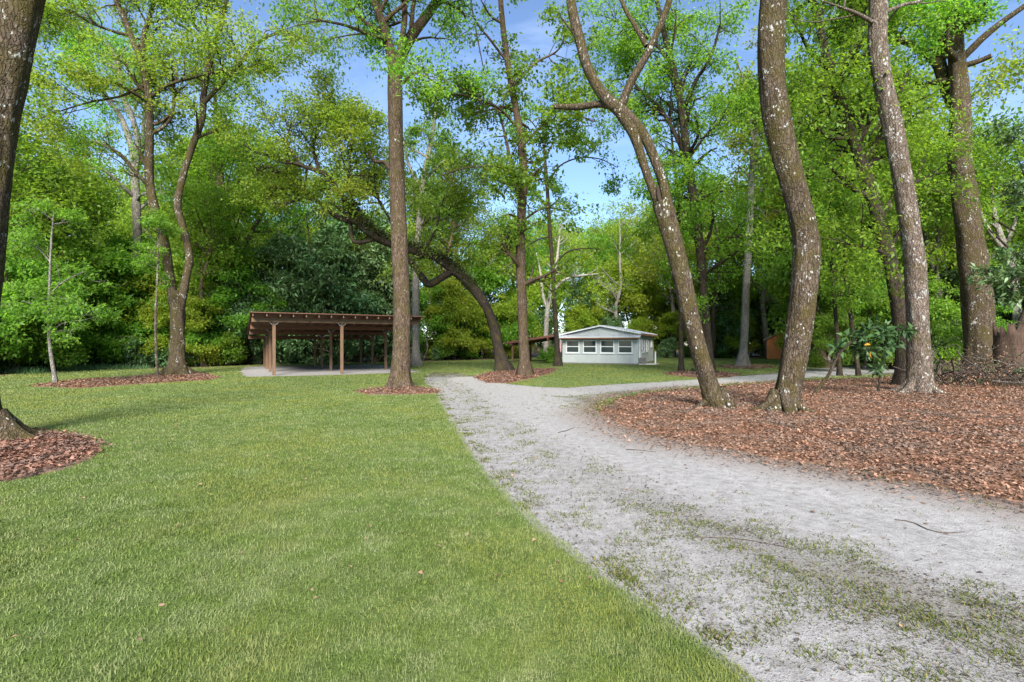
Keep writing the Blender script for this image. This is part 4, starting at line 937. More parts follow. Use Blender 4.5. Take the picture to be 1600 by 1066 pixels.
make_tree('grey_tree', 'straight pale grey trunk standing in a faint leaf ring on the far lawn', px_limbs(35.5,
    S((1159, 573, 0, 26), (1161, 555, 0, 16), (1164, 500, 0, 14), (1167, 430, 0, 13), (1170, 380, 0, 13), (1173, 300, 0, 12), (1178, 240, 0, 12), (1182, 190, 0, 10), (1188, 120, 0, 8), (1195, 40, 0, 5)),
    S((1178, 235, 0, 6), (1172, 190, -.5, 5), (1166, 140, -1, 4), (1150, 90, -1.5, 2)),
    S((1172, 320, 0, 5), (1195, 290, .5, 4), (1215, 270, 1, 3))),
    M['bark_grey'], M['leaf_yellow'], lvl=((26, .45, 2.4, .9, .02, .2), (90, .2, 1.4, .8, 0, .25), (360, .2, .7, .8, -.03, .3)), per=20, lsize=.18, lspread=.2, sides=12, nlimb=24)

make_tree('tall_tree', 'tall slim tree with loose airy leaves standing beside the arching oak', px_limbs(25.6,
    S((820, 587, 0, 28), (819.5, 565, 0, 19), (816, 480, 0, 17), (813, 400, 0, 17), (815, 330, 0, 16), (818, 270, 0, 15), (814, 220, 0, 13), (806, 170, 0, 12), (797, 120, 0, 11), (788, 60, 0, 10), (782, 0, 0, 9), (777, -80, 0, 6), (770, -150, 0, 3)),
    S((813, 320, 0, 7), (800, 265, .3, 6), (790, 215, .6, 5), (778, 170, .9, 3)),
    S((795, 100, 0, 5), (768, 65, -.4, 4), (742, 30, -.8, 3), (735, -10, -1, 2)),
    S((812, 205, 0, 5), (780, 170, -.8, 4), (730, 150, -1.6, 3), (670, 145, -2.4, 2)),
    S((815, 230, 0, 5), (850, 195, -.6, 4), (890, 180, -1.2, 3), (930, 190, -1.8, 2)),
    S((818, 280, 0, 5), (780, 262, -.8, 4), (730, 262, -1.6, 3), (690, 275, -2.2, 2)),
    S((800, 140, 0, 4), (835, 100, .5, 4), (870, 80, 1, 3), (890, 50, 1.5, 2)),
    S((816, 345, 0, 4), (850, 325, -.6, 4), (885, 330, -1, 2)),
    S((741, 35, -.8, 2.5), (748, 70, -.9, 2), (756, 110, -1, 2), (762, 140, -1.1, 1.5))),
    M['bark_brown'], M['leaf_green'], lvl=((92, .15, 2.1, 1.0, -.01, .18), (380, .2, 1.3, .8, -.02, .22), (1300, .2, .6, .8, -.04, .3)), per=13, lsize=.18, lspread=.2, aspect=.6, wts=[.35, .8, .5, 1.3, 1.3, 1.3, .8, .8, .05], sides=14, nlimb=28, rough=.04, flat=.4)

make_tree('thin_tree', 'thin sparse tree with layered twigs in front of the house corner', px_limbs(36,
    S((872, 572.5, 0, 16), (871, 550, 0, 10), (866, 470, 0, 8), (862, 400, 0, 7), (858, 340, 0, 7), (854, 280, 0, 6), (849, 220, 0, 4), (845, 160, 0, 2)),
    S((856, 290, 0, 3), (872, 262, -.4, 3), (900, 248, -.9, 2.5), (935, 248, -1.4, 2), (965, 262, -1.8, 1.2)),
    S((858, 330, 0, 3), (835, 300, .4, 2.5), (815, 290, .8, 1.5)),
    S((863, 420, 0, 3.5), (885, 395, -.6, 3), (915, 388, -1.2, 2), (945, 392, -1.6, 1)),
    S((860, 370, 0, 3), (840, 375, -.5, 2.5), (815, 390, -1, 1.5)),
    S((852, 250, 0, 3), (870, 215, .5, 2.5), (900, 200, 1, 2), (930, 195, 1.4, 1)),
    S((866, 460, 0, 3), (845, 440, -.5, 2.5), (825, 445, -1, 1.5)),
    S((850, 225, 0, 3), (830, 190, .5, 2), (800, 180, 1, 1))),
    M['bark_dark'], M['leaf_green'], lvl=((46, .25, 1.7, 1.0, -.02, .15), (130, .2, 1.0, .8, -.03, .2), (420, .2, .6, .8, -.05, .25)), per=16, lsize=.19, lspread=.2, aspect=.55, wts=[.35, 1.2, 1, 1.2, 1, 1.2, 1, 1], sides=10, nlimb=22, flat=.65)

oak = make_tree('arching_oak', 'dark oak arching far over sideways with a crooked elbow branch', px_limbs(29.8,
    S((788, 581, 0, 31.1), (781, 552, 0, 19.2), (772, 510, 0, 17.0), (757, 475, 0, 16.3), (738, 450, 0, 16.3), (718, 430, -.2, 17.0), (700, 415, -.4, 16.3), (680, 402, -.8, 14.8), (655, 394, -1.2, 14.8), (625, 385, -1.6, 13.3), (590, 372, -2, 13.3), (560, 350, -2.4, 11.8), (545, 325, -2.6, 10.4), (530, 300, -2.8, 8.9), (512, 275, -3, 8.1), (490, 265, -3.3, 7.4), (460, 256, -3.6, 6.7), (435, 245, -3.9, 5.2), (405, 240, -4.2, 3.7), (378, 225, -4.6, 2.2)),
    S((706, 424, -.3, 13), (690, 434, -.5, 13), (671, 444, -.7, 12), (660, 434, -.8, 11), (645, 412, -1, 10), (628, 398, -1.3, 8)),
    S((556, 348, -2.4, 11), (530, 340, -2.2, 10), (510, 326, -2.1, 9), (485, 306, -1.9, 9), (455, 282, -1.6, 8), (428, 262, -1.2, 6), (400, 266, -1, 4)),
    S((548, 345, -2.4, 7), (549, 368, -2.2, 7), (558, 379, -2.1, 7), (590, 374, -1.9, 6)),
    S((534, 305, -2.8, 6), (545, 270, -3.2, 5), (548, 230, -3.6, 4), (560, 190, -4, 3)),
    S((500, 268, -3.2, 6), (490, 230, -3, 5), (500, 190, -2.8, 4), (520, 160, -2.6, 3)),
    S((470, 258, -3.5, 5), (450, 225, -3.8, 4), (455, 190, -4.1, 3)),
    S((620, 384, -1.6, 7), (610, 345, -2.2, 5), (590, 310, -2.8, 4), (585, 270, -3.2, 3)),
    S((660, 395, -1.2, 6), (680, 360, -.8, 5), (690, 320, -.3, 4), (700, 290, .2, 3))),
    M['bark_dark'], M['leaf_olive'], lvl=((96, .3, 2.4, 1.0, .05, .25), (430, .2, 1.5, .8, .02, .28), (2200, .2, .7, .8, 0, .3)), per=18, lsize=.15, lspread=.26, wts=[.35, .1, 1, .2, 1.6, 1.6, 1.5, 1.3, .9], sides=16, nlimb=60, rough=.13)
# resurrection fern on the limb
fl = np.array([P(px, py, 29.8 + dy) for px, py, dy in [(738, 447, 0), (718, 424, -.2), (700, 408, -.4), (680, 396, -.8), (655, 388, -1.2), (625, 378, -1.6), (590, 364, -2), (562, 344, -2.4), (546, 318, -2.6)]]) - np.array(oak.location)
fp = resample(fl, 24); segs = np.stack([fp[:-1], fp[1:]], 1)
leaves(np.concatenate([segs] * 4), 90, .15, .20, M['leaf_fern'], 'limb_fern', oak, .3)

make_tree('twin_stemmed_tree', 'tree splitting low into two curving mossy stems in the long mulch strip', px_limbs(26,
    S((276, 586, 0, 46), (277, 565, 0, 29), (278, 520, 0, 26), (277, 475, 0, 26), (276, 455, 0, 20)),
    S((275, 490, 0, 20), (265, 430, 0, 18), (255, 370, 0, 18), (240, 320, 0, 17), (233, 270, 0, 17), (234, 210, 0, 16), (232, 150, 0, 15), (222, 100, 0, 14), (210, 70, .2, 12), (195, 30, .4, 11), (178, -5, .6, 9), (150, -80, .8, 6), (130, -150, 1, 3)),
    S((280, 490, 0, 16), (291, 435, 0, 15), (296, 400, 0, 14), (284, 350, 0, 14), (277, 320, 0, 13), (285, 280, 0, 13), (300, 230, 0, 12), (315, 190, 0, 12), (318, 150, 0, 12), (322, 120, 0, 11), (335, 70, .3, 10), (350, 20, .5, 9), (360, -40, .7, 7), (365, -120, .9, 3)),
    S((225, 105, 0, 9), (224, 60, -.2, 9), (238, 10, -.3, 8), (245, -60, -.5, 5), (250, -120, -.6, 3)),
    S((316, 165, 0, 9), (345, 132, -.3, 8), (375, 100, -.5, 7), (398, 70, -.8, 6), (440, 50, -1.2, 4), (470, 60, -1.6, 2)),
    S((236, 210, 0, 8), (255, 198, .3, 8), (268, 180, .5, 7), (273, 150, .7, 5), (270, 110, .9, 3)),
    S((238, 150, 0, 8), (265, 132, -.4, 7), (300, 122, -.8, 5), (340, 110, -1.2, 3)),
    S((200, 55, .3, 7), (180, 50, .1, 6), (140, 35, -.3, 5), (105, 15, -.7, 4), (80, 30, -1, 2)),
    S((335, 75, .3, 6), (300, 35, -.2, 5), (285, 5, -.6, 4), (270, -40, -1, 3)),
    S((230, 130, 0, 6), (190, 150, -.8, 5), (140, 160, -1.6, 4), (90, 175, -2.4, 3), (50, 190, -3, 2))),
    M['bark_lichen'], M['leaf_olive'], lvl=((115, .25, 2.6, .95, .02, .22), (500, .2, 1.5, .8, 0, .25), (2500, .2, .7, .8, -.02, .3)), per=19, lsize=.15, lspread=.27, wts=[0, .45, .45, 1.2, 1.3, 1, 1.2, 1.3, 1.2, 1.2], sides=22, nlimb=44, rough=.09, ridge=.04, roots=5)

make_tree('forest_tree', 'stout lichen-pale trunk hung with bright leaves beside the open shelter', px_limbs(43,
    S((386, 567, 0, 34), (384, 545, 0, 22), (382, 500, 0, 20), (378, 440, 0, 20), (372, 400, 0, 19), (360, 365, 0, 15), (350, 330, 0, 14), (345, 290, 0, 13), (342, 240, 0, 12), (339, 190, 0, 9), (335, 140, 0, 5), (333, 100, 0, 3)),
    S((376, 410, 0, 11), (360, 390, -.6, 9), (338, 375, -1.2, 7), (315, 350, -1.8, 4)),
    S((374, 400, 0, 9), (395, 360, .6, 8), (415, 320, 1.2, 6), (430, 280, 1.6, 3)),
    S((346, 300, 0, 7), (325, 270, .6, 6), (300, 250, 1.2, 4)),
    S((344, 260, 0, 7), (370, 230, -.6, 6), (395, 210, -1.2, 4))),
    M['bark_lichen'], M['leaf_bright'], lvl=((40, .3, 3.0, .95, .02, .2), (160, .2, 1.7, .8, 0, .25), (900, .2, .9, .8, -.02, .3)), per=17, lsize=.2, lspread=.3, wts=[.8, 1.2, 1.2, 1, 1], sides=12, nlimb=26, rough=.06)

make_tree('forest_tree', 'tall grey spreading oak with long bare-looking limbs behind the twin-stemmed tree', px_limbs(36,
    S((219, 573, 0, 22), (217, 500, 0, 17), (215, 400, 0, 16), (213, 320, 0, 16), (210, 265, 0, 16)),
    S((212, 280, 0, 13), (205, 230, 0, 12), (190, 185, .4, 11), (165, 150, .8, 10), (148, 120, 1.2, 8), (135, 80, 1.6, 6), (120, 30, 2, 3)),
    S((210, 270, 0, 13), (215, 220, -.4, 12), (205, 180, -.8, 11), (190, 145, -1.2, 9), (185, 100, -1.6, 7), (165, 60, -2, 4)),
    S((211, 275, 0, 11), (222, 230, .5, 10), (225, 190, 1, 8), (232, 130, 1.5, 6), (245, 80, 2, 3)),
    S((212, 310, 0, 9), (190, 290, -.8, 8), (160, 265, -1.6, 7), (120, 255, -2.4, 5), (80, 262, -3, 3)),
    S((208, 260, 0, 8), (185, 240, -.8, 8), (150, 222, -1.6, 7), (110, 225, -2.4, 5), (60, 245, -3.2, 3)),
    S((214, 330, 0, 7), (240, 310, .6, 6), (265, 300, 1.2, 4))),
    M['bark_grey'], M['leaf_bright'], lvl=((50, .3, 2.8, .95, .02, .2), (190, .2, 1.6, .8, 0, .25), (1150, .2, .8, .8, -.02, .3)), per=17, lsize=.18, lspread=.3, wts=[.3, 1, 1, 1, 1.2, 1.2, 1.2], sides=12, nlimb=24)

make_tree('sapling', 'small crooked pale-stemmed sapling with layered leaves at the mulch strip end', px_limbs(20.3,
    S((88, 600, 0, 9), (82, 570, 0, 8), (77, 530, 0, 7), (76, 480, 0, 6), (78, 430, 0, 5), (80, 380, 0, 4), (84, 330, 0, 2)),
    S((77, 500, 0, 3), (60, 480, -.3, 3), (35, 470, -.6, 2)), S((77, 460, 0, 3), (100, 440, .3, 3), (130, 425, .6, 2)),
    S((79, 410, 0, 3), (55, 385, .3, 2.5), (25, 375, .6, 2)), S((77, 520, 0, 3), (100, 505, -.3, 2.5), (135, 500, -.6, 2))),
    M['bark_grey'], M['leaf_green'], lvl=((30, .2, 1.1, 1.0, 0, .2), (120, .2, .7, .8, 0, .2), (420, .2, .4, .8, -.02, .3)), per=18, lsize=.12, lspread=.12, sides=9, nlimb=16, flat=.6)
make_tree('sapling', 'very thin upright stem beside the twin-stemmed tree', px_limbs(25,
    S((246, 588, 0, 5), (244, 550, 0, 5), (243, 500, 0, 4.5), (245, 450, 0, 4), (247, 400, 0, 3), (248, 350, 0, 2)),),
    M['bark_pale'], M['leaf_green'], lvl=((14, .35, .9, 1.0, 0, .2), (50, .2, .6, .8, 0, .2), (160, .2, .35, .8, 0, .3)), per=16, lsize=.12, lspread=.12, sides=8, nlimb=14)
make_tree('grey_tree', 'grey lichen trunk partly hidden by the straight brown-barked tree', px_limbs(37,
    S((651, 571, 0, 22), (650, 550, 0, 14), (650, 480, 0, 13), (650, 420, 0, 12), (655, 350, 0, 11), (662, 280, 0, 10), (672, 230, 0, 8), (680, 180, 0, 6), (690, 120, 0, 3)),
    S((660, 300, 0, 6), (640, 260, .5, 5), (630, 220, 1, 3)), S((664, 280, 0, 6), (690, 255, -.5, 5), (715, 240, -1, 3)), S((654, 360, 0, 5), (680, 335, .5, 4), (700, 325, 1, 2))),
    M['bark_grey'], M['leaf_green'], lvl=((26, .4, 2.0, .95, .02, .2), (100, .2, 1.2, .8, 0, .25), (400, .2, .6, .8, -.02, .3)), per=22, lsize=.18, lspread=.2, sides=10, nlimb=22)
for lab, pts in (('thin dark trunk with a slight lean beside the big-leaved shrub', [(1312, 588, 0, 10), (1310, 550, 0, 8), (1304, 470, 0, 8), (1299, 390, 0, 7), (1296, 300, 0, 5), (1290, 220, 0, 3)]),
                 ('thin dark trunk with a kinked top beside the big-leaved shrub', [(1342, 587, 0, 10), (1337, 550, 0, 8), (1327, 480, 0, 8), (1320, 420, 0, 7), (1318, 350, 0, 5), (1326, 280, 0, 3)])):
    make_tree('thin_tree', lab, px_limbs(25.5, pts), M['bark_dark'], M['leaf_green'], lvl=((22, .35, 1.8, 1.0, 0, .2), (90, .2, 1.1, .8, 0, .25), (380, .2, .55, .8, -.02, .3)), per=22, lsize=.15, lspread=.18, sides=9, nlimb=20)
make_tree('dead_tree', 'bleached bare dead tree with broken limbs behind the brush pile', px_limbs(31,
    S((1592, 572, 0, 24), (1590, 500, 0, 20), (1582, 430, 0, 18), (1572, 390, 0, 16), (1560, 360, 0, 13), (1553, 330, 0, 8), (1550, 290, 0, 5), (1556, 240, 0, 3)),
    S((1575, 400, 0, 12), (1555, 375, -.3, 11), (1540, 350, -.5, 8), (1530, 320, -.6, 5), (1532, 280, -.7, 3)), S((1570, 390, 0, 9), (1585, 350, .3, 8), (1592, 310, .6, 5), (1610, 280, .8, 3))),
    M['bark_white'], None, lvl=((14, .3, 1.5, .8, .05, .25), (40, .3, .8, .8, .02, .25)), per=0, sides=12, nlimb=20, rough=.12)
make_tree('dead_tree', 'pale bare forked trunk standing behind the rust-roofed carport', px_limbs(54,
    S((854, 560, 0, 10), (853, 520, 0, 9), (856, 480, 0, 8), (862, 450, 0, 7), (868, 420, 0, 6), (872, 390, 0, 4), (876, 350, 0, 2)),
    S((856, 485, 0, 6), (848, 460, .4, 5), (845, 430, .8, 4), (838, 395, 1, 2)), S((860, 460, 0, 6), (878, 440, -.4, 5), (900, 432, -.8, 4), (935, 428, -1.2, 2))),
    M['bark_white'], M['leaf_yellow'], lvl=((16, .4, 2.0, .9, .05, .25), (40, .3, 1.0, .8, .02, .25), (80, .2, .6, .8, 0, .3)), per=8, lsize=.2, lspread=.2, sides=9, nlimb=18, rough=.1)
# evergreen overhanging the brush pile
make_tree('evergreen_tree', 'dark glossy evergreen reaching over the brush pile', px_limbs(15,
    S((1700, 622, 0, 30), (1698, 520, 0, 24), (1690, 400, 0, 20), (1680, 280, 0, 16), (1670, 160, 0, 10), (1665, 60, 0, 5)),
    S((1692, 430, 0, 9), (1650, 425, -.3, 8), (1610, 430, -.6, 6), (1580, 440, -.8, 3)), S((1685, 340, 0, 9), (1640, 310, .3, 8), (1605, 290, .6, 5)),
    S((1675, 240, 0, 7), (1640, 215, -.3, 6), (1600, 220, -.6, 3)), S((1690, 400, 0, 9), (1740, 360, 0, 8), (1790, 340, .3, 4))),
    M['bark_dark'], M['leaf_dark'], lvl=((36, .3, .9, .9, 0, .2), (130, .3, .5, .8, -.02, .25), (420, .2, .3, .8, -.02, .3)), per=13, lsize=.15, lspread=.08, aspect=.38, sides=12, nlimb=20, wts=[.3, 1.3, 1.2, 1, .4])

# big-leaved shrub by the pale trunk
sb = make_tree('big_leaved_shrub', 'shrub with large glossy paddle leaves on a bent stem in front of the pale trunk', px_limbs(14.6,
    S((1268, 625, 0, 7), (1280, 605, 0, 6), (1295, 585, 0, 6), (1312, 552, 0, 5), (1335, 532, 0, 4), (1350, 525, 0, 3)),
    S((1372, 612, .2, 5), (1376, 585, .2, 5), (1380, 560, .1, 4), (1378, 530, 0, 3), (1372, 515, -.1, 2)),
    S((1378, 560, .1, 3), (1365, 550, -.1, 3), (1350, 540, -.2, 2)), S((1379, 545, .1, 3), (1395, 530, 0, 3), (1405, 522, 0, 2)),
    S((1376, 580, .1, 3), (1385, 572, -.1, 2), (1388, 580, -.2, 1.5))),
    M['bark_dark'], M['leaf_magnolia'], lvl=((26, .55, .35, .9, .02, .2), (95, .5, .22, .9, .02, .2)), per=6, lsize=.24, lspread=.04, aspect=.36, sides=8, nlimb=14, leafname='foliage', cat='shrub', flare=False, upb=.7, wts=[.7, 1.2, 1.2, 1.2, 1])
leaves(np.array([[P(1362, 541, 14.2), P(1360, 536, 14.2)], [P(1356, 551, 14.1), P(1364, 549, 14.1)]]) - np.array(sb.location), 1, .2, .02, M['leaf_orange'], 'orange_leaf', sb, .4)

# ------------------------------------------------------------------ woodland behind: kinds of tree, then copies
def wild(kind, H, bark, leaf, seed, label):
    global rng
    rng = np.random.default_rng(seed)
    def trunk(h, lean, r0, n=7):
        x = np.zeros(2); out = []
        for i in range(n):
            t = i / (n - 1); out.append([x[0], x[1], h * t, r0 * (1 - .75 * t) * (1.35 if i == 0 else 1)]); x = x + rng.normal(0, lean * h / n, 2)
        return out
    if kind == 'tall':
        tr = trunk(H * .86, .16, .24 * H / 18); ls = [tr]
        for q in range(7):
            f = .34 + .50 * rng.random(); a = rng.random() * 6.28; i = f * 6; b = np.array(tr[int(i)]); c = np.array(tr[min(6, int(i) + 1)]); b = b + (c - b) * (i - int(i))
            ln = H * (.30 - .15 * f); d = np.array([math.cos(a), math.sin(a), .75])
            ls.append([[*b[:3], b[3] * .6], [*(b[:3] + d * ln * .4), b[3] * .4], [*(b[:3] + d * ln * .8 + np.array([0, 0, .1 * ln])), b[3] * .25], [*(b[:3] + d * ln * 1.15 + np.array([0, 0, .2 * ln])), .02]])
        return make_tree('forest_tree', label, ls, bark, leaf, base=np.zeros(3), lvl=((60, .3, H * .17, .9, .03, .22), (290, .2, H * .095, .8, .0, .25), (900, .2, H * .05, .8, -.02, .3)),
                         per=14, lsize=.235, lspread=.40, sides=9, nlimb=14, rough=.05)
    if kind == 'understory':
        tr = trunk(H * .9, .22, .07 * H / 7); ls = [tr]
        for q in range(8):
            f = .12 + .7 * rng.random(); a = rng.random() * 6.28; i = f * 6; b = np.array(tr[int(i)]); c = np.array(tr[min(6, int(i) + 1)]); b = b + (c - b) * (i - int(i))
            ln = H * .30 * (1 - .5 * f); d = np.array([math.cos(a), math.sin(a), .35])
            ls.append([[*b[:3], b[3] * .5], [*(b[:3] + d * ln * .5), b[3] * .35], [*(b[:3] + d * ln + np.array([0, 0, -.05 * ln])), .01]])
        return make_tree('young_tree', label, ls, bark, leaf, base=np.zeros(3), lvl=((44, .2, H * .20, 1.0, .0, .2), (170, .2, H * .11, .8, -.01, .22), (700, .2, H * .06, .8, -.02, .3)),
                         per=17, lsize=.19, lspread=.25, sides=8, nlimb=12, flat=.6)
    if kind == 'evergreen':
        ls = []
        for q in range(3):
            tr = trunk(H * (.95 - .15 * q), .25, .08 * H / 7); 
            for p in tr: p[0] += .5 * q * math.cos(q * 2.2) * min(1, p[2]); p[1] += .5 * q * math.sin(q * 2.2) * min(1, p[2])
            ls.append(tr)
        return make_tree('evergreen_tree', label, ls, bark, leaf, base=np.zeros(3), lvl=((60, .06, H * .24, 1.1, .02, .2), (230, .2, H * .12, .8, .0, .25), (640, .2, H * .06, .8, .0, .3)),
                         per=20, lsize=.20, lspread=.19, aspect=.42, sides=8, nlimb=12)
    if kind == 'shrub':
        ls = []
        for q in range(6):
            a = rng.random() * 6.28; l = .4 + .35 * rng.random(); h = H * (.6 + .4 * rng.random())
            ls.append([[.05 * math.cos(a), .05 * math.sin(a), 0, .025], [l * .5 * math.cos(a), l * .5 * math.sin(a), h * .5, .018], [l * H * .45 * math.cos(a), l * H * .45 * math.sin(a), h, .008]])
        return make_tree('shrub', label, ls, bark, leaf, base=np.zeros(3), lvl=((34, .1, H * .40, 1.0, .0, .2), (130, .2, H * .22, .8, .0, .25)),
                         per=34, lsize=.14, lspread=.13, sides=6, nlimb=8, leafname='foliage', cat='shrub', flare=False)

K = {}
def kind(key, *a): K.setdefault(key, []).append([wild(*a), False, a[1]])
LB = 'x'
for s in range(3): kind('tall_bright', 'tall', 18.0, M['bark_brown'], M['leaf_bright'], 100 + s, LB)
for s in range(3): kind('tall_yellow', 'tall', 18.0, M['bark_grey'], M['leaf_yellow'], 200 + s, LB)
for s in range(2): kind('tall_green', 'tall', 18.0, M['bark_dark'], M['leaf_green'], 300 + s, LB)
for s in range(3): kind('young_bright', 'understory', 7.0, M['bark_pale'], M['leaf_green'], 400 + s, LB)
for s in range(2): kind('young_yellow', 'understory', 7.0, M['bark_dark'], M['leaf_yellow'], 450 + s, LB)
for s in range(3): kind('evergreen', 'evergreen', 7.0, M['bark_dark'], M['leaf_dark'], 500 + s, LB)
for s in range(2): kind('shrub_dark', 'shrub', 1.8, M['bark_dark'], M['leaf_dark'], 600 + s, LB)
for s in range(2): kind('shrub_green', 'shrub', 1.8, M['bark_dark'], M['leaf_green'], 650 + s, LB)
rng = np.random.default_rng(11); prng = random.Random(5)
LOOK = {'tall_bright': ('forest tree', 'bright green'), 'tall_yellow': ('grey-trunked forest tree', 'yellow-green'), 'tall_green': ('dark-trunked forest tree', 'deep green'),
        'young_bright': ('young tree', 'fresh green'), 'young_yellow': ('young tree', 'yellow-green'), 'evergreen': ('bushy evergreen', 'dark glossy'),
        'shrub_dark': ('shrub', 'dark glossy'), 'shrub_green': ('shrub', 'fresh green')}
CATS = {'shrub_dark': 'shrub', 'shrub_green': 'shrub'}
def zone(px):
    for lim, z in ((-20, 'beyond the mossy trunk'), (60, 'behind the mulch ring'), (150, 'behind the crooked sapling'), (235, 'behind the long mulch strip'), (310, 'behind the twin stems'), (400, 'by the stout lichen-pale trunk'),
                   (480, 'behind the shelter corner posts'), (560, 'behind the shelter middle posts'), (640, 'behind the brown-barked trunk'), (720, 'behind the oak elbow branch'), (790, 'behind the arching oak foot'), (870, 'behind the carport'),
                   (950, 'behind the house windows'), (1030, 'behind the house door'), (1110, 'behind the split trunk'), (1190, 'behind the pale grey trunk'), (1270, 'around the orange shed'), (1350, 'behind the thin dark trunks'), (1450, 'behind the big-leaved shrub'), (1540, 'behind the massive oak'), (9e9, 'behind the brush pile')):
        if px < lim: return z
def edge_Y(px): return float(np.interp(px, [-200, 0, 100, 300, 400, 640, 740, 860, 1030, 1200, 1290, 1400, 1600, 1750], [22, 26, 30.5, 33, 37, 44, 50, 57, 58, 55, 44, 40, 34, 28]))
_n = {}
def put(key, px, Y, top=None, sc=None, dx=0.0):
    if 1180 < px < 1262 and Y < 58 and not key.startswith('tall'): px = 1125 + .2 * (px - 1180) if px < 1222 else 1312 + (px - 1222)
    lst = K[key]; c = _n.get(key, 0); _n[key] = c + 1
    e = lst[c % len(lst)]; proto, used, H = e
    o = proto if not used else copy_tree(proto); e[1] = True
    x = (px - 800) / F * Y
    if top is not None: sc = ((HZ - top) / F * Y + CAMZ) / H
    o.location = (x, Y, g1(x, Y) - .03); o.rotation_euler = (0, 0, prng.random() * 6.28)
    w = sc * prng.uniform(.9, 1.15) if CATS.get(key) != 'shrub' else sc * prng.uniform(.9, 1.4)
    w = min(w, sc * 1.3); o.scale = (w, w, sc)
    nm, co = LOOK[key]; z = zone(px); h = sc * H; lim = {'f': (13, 17, 21), 'g': (13, 17, 21), 'd': (13, 17, 21), 'y': (6, 8, 10.5), 'b': (6, 8, 10.5), 's': (1.1, 1.6, 2.1)}[nm[0]]
    size = ('low', 'medium', 'tall', 'towering')[sum(h > q for q in lim)]
    dp = 'at the lawn edge' if Y < edge_Y(px) + 5 else ('in the woods' if Y < edge_Y(px) + 15 else 'deep in woods')
    wd = 'broad' if w / sc > 1.08 else ('slender' if w / sc < .97 else 'rounded')
    tag(o, f'{size} {wd} {nm}, {co} leaves, {dp} {z}', CATS.get(key, 'tree'), f'{size} {wd} {nm}s, {co}, {dp} {z}')
    return o
# explicit mid-distance trees (px, distance, top of crown in the photograph)
for key, px, Y, top in [
    ('tall_bright', 20, 33, 210), ('tall_green', 120, 40, 240), ('tall_bright', -60, 28, 120), ('tall_yellow', 300, 46, 190), ('tall_bright', 90, 50, 260),
    ('tall_green', 420, 52, 250), ('tall_bright', 500, 58, 300), ('tall_yellow', 560, 50, 240), ('tall_bright', 700, 52, 210), ('tall_green', 745, 60, 320),
    ('tall_yellow', 640, 64, 300), ('tall_bright', 790, 66, 330), ('tall_yellow', 900, 66, 330), ('tall_yellow', 960, 60, 305), ('tall_yellow', 1000, 70, 330), ('tall_green', 930, 76, 350),
    ('tall_yellow', 1050, 62, 280), ('tall_bright', 1110, 56, 300), ('tall_yellow', 1130, 66, 260), ('tall_yellow', 1200, 58, 240), ('tall_bright', 1250, 46, 160), ('tall_yellow', 1300, 52, 180),
    ('tall_bright', 1370, 44, 170), ('tall_green', 1440, 40, 200), ('tall_yellow', 1560, 44, 230), ('tall_bright', 1620, 36, 260), ('tall_bright', 1470, 56, 210), ('tall_green', 1700, 30, 230), ('tall_bright', 1540, 60, 300),
    ('tall_yellow', 380, 60, 230), ('tall_bright', 200, 56, 240), ('tall_green', -20, 46, 150), ('tall_yellow', 40, 60, 230), ('tall_bright', 320, 36, 270), ('tall_green', 860, 82, 350), ('tall_bright', 1030, 84, 330), ('tall_green', 460, 70, 330), ('tall_bright', 600, 78, 340),
    ('tall_bright', 350, 40, 180), ('tall_bright', 1290, 34, 40), ('tall_yellow', 1240, 40, 110), ('tall_bright', 1400, 32, 220), ('tall_yellow', 1450, 36, 110), ('tall_yellow', 720, 58, 270), ('tall_green', 1590, 30, 150)]:
    put(key, px, Y, top)
# understory wall along the edge of the lawn
for px in range(-150, 1760, 36):
    q = px + prng.uniform(-16, 16); Y = edge_Y(q) + prng.uniform(1.0, 4.0)
    left = q < 420
    key = prng.choice(['young_bright', 'young_bright', 'young_yellow', 'young_bright', 'evergreen'] if left else (['evergreen', 'evergreen', 'young_bright'] if q < 640 else (['young_bright', 'young_yellow', 'young_yellow', 'evergreen'])))
    put(key, q, Y, sc=prng.uniform(.7, 1.25))
for px in range(-140, 1760, 62):
    q = px + prng.uniform(-18, 18); Y = edge_Y(q) + prng.uniform(6, 14)
    put(prng.choice(['young_bright', 'young_yellow', 'young_yellow', 'young_bright']), q, Y, sc=prng.uniform(1.1, 1.9))
for px in range(-120, 1700, 95):
    q = px + prng.uniform(-25, 25); Y = edge_Y(q) + prng.uniform(18, 34)
    put(prng.choice(['tall_bright', 'tall_yellow', 'tall_green']), q, Y, top=(prng.uniform(330, 390) if q > 420 and q < 1180 else prng.uniform(240, 330)))
for px in range(-150, 1750, 32):
    q = px + prng.uniform(-14, 14); Y = edge_Y(q) + prng.uniform(1.2, 4.0)
    put(prng.choice(['shrub_dark', 'shrub_dark', 'shrub_green']), q, Y, sc=prng.uniform(.45, 1.25))
for px, Y, top in [(-40, 25, 330), (15, 29, 370), (50, 32, 340), (115, 33, 350), (160, 35, 400), (195, 36, 360), (235, 36, 420), (310, 38, 400), (335, 40, 430), (410, 42, 450), (660, 48, 440), (690, 50, 470), (740, 54, 450), (770, 56, 400), (800, 58, 470)]: put('young_bright', px, Y, top)
Q = np.array([G(a, b) for a, b in zip(rng.uniform(-60, 235, 26000), rng.uniform(566, 584, 26000))]); Q = Q[(poly_sd(FOREST, Q) > -.3) & (fbm(Q[:, 0] * .5, Q[:, 1] * .5, 3) > .42)]
blades('tall_grass', Q, .15 + .30 * rng.random(len(Q)), np.full(len(Q), .022), .8, M['leaf_dark'], 'strip of taller unmown grass along the wood edge behind the mulch strip', 'grass')
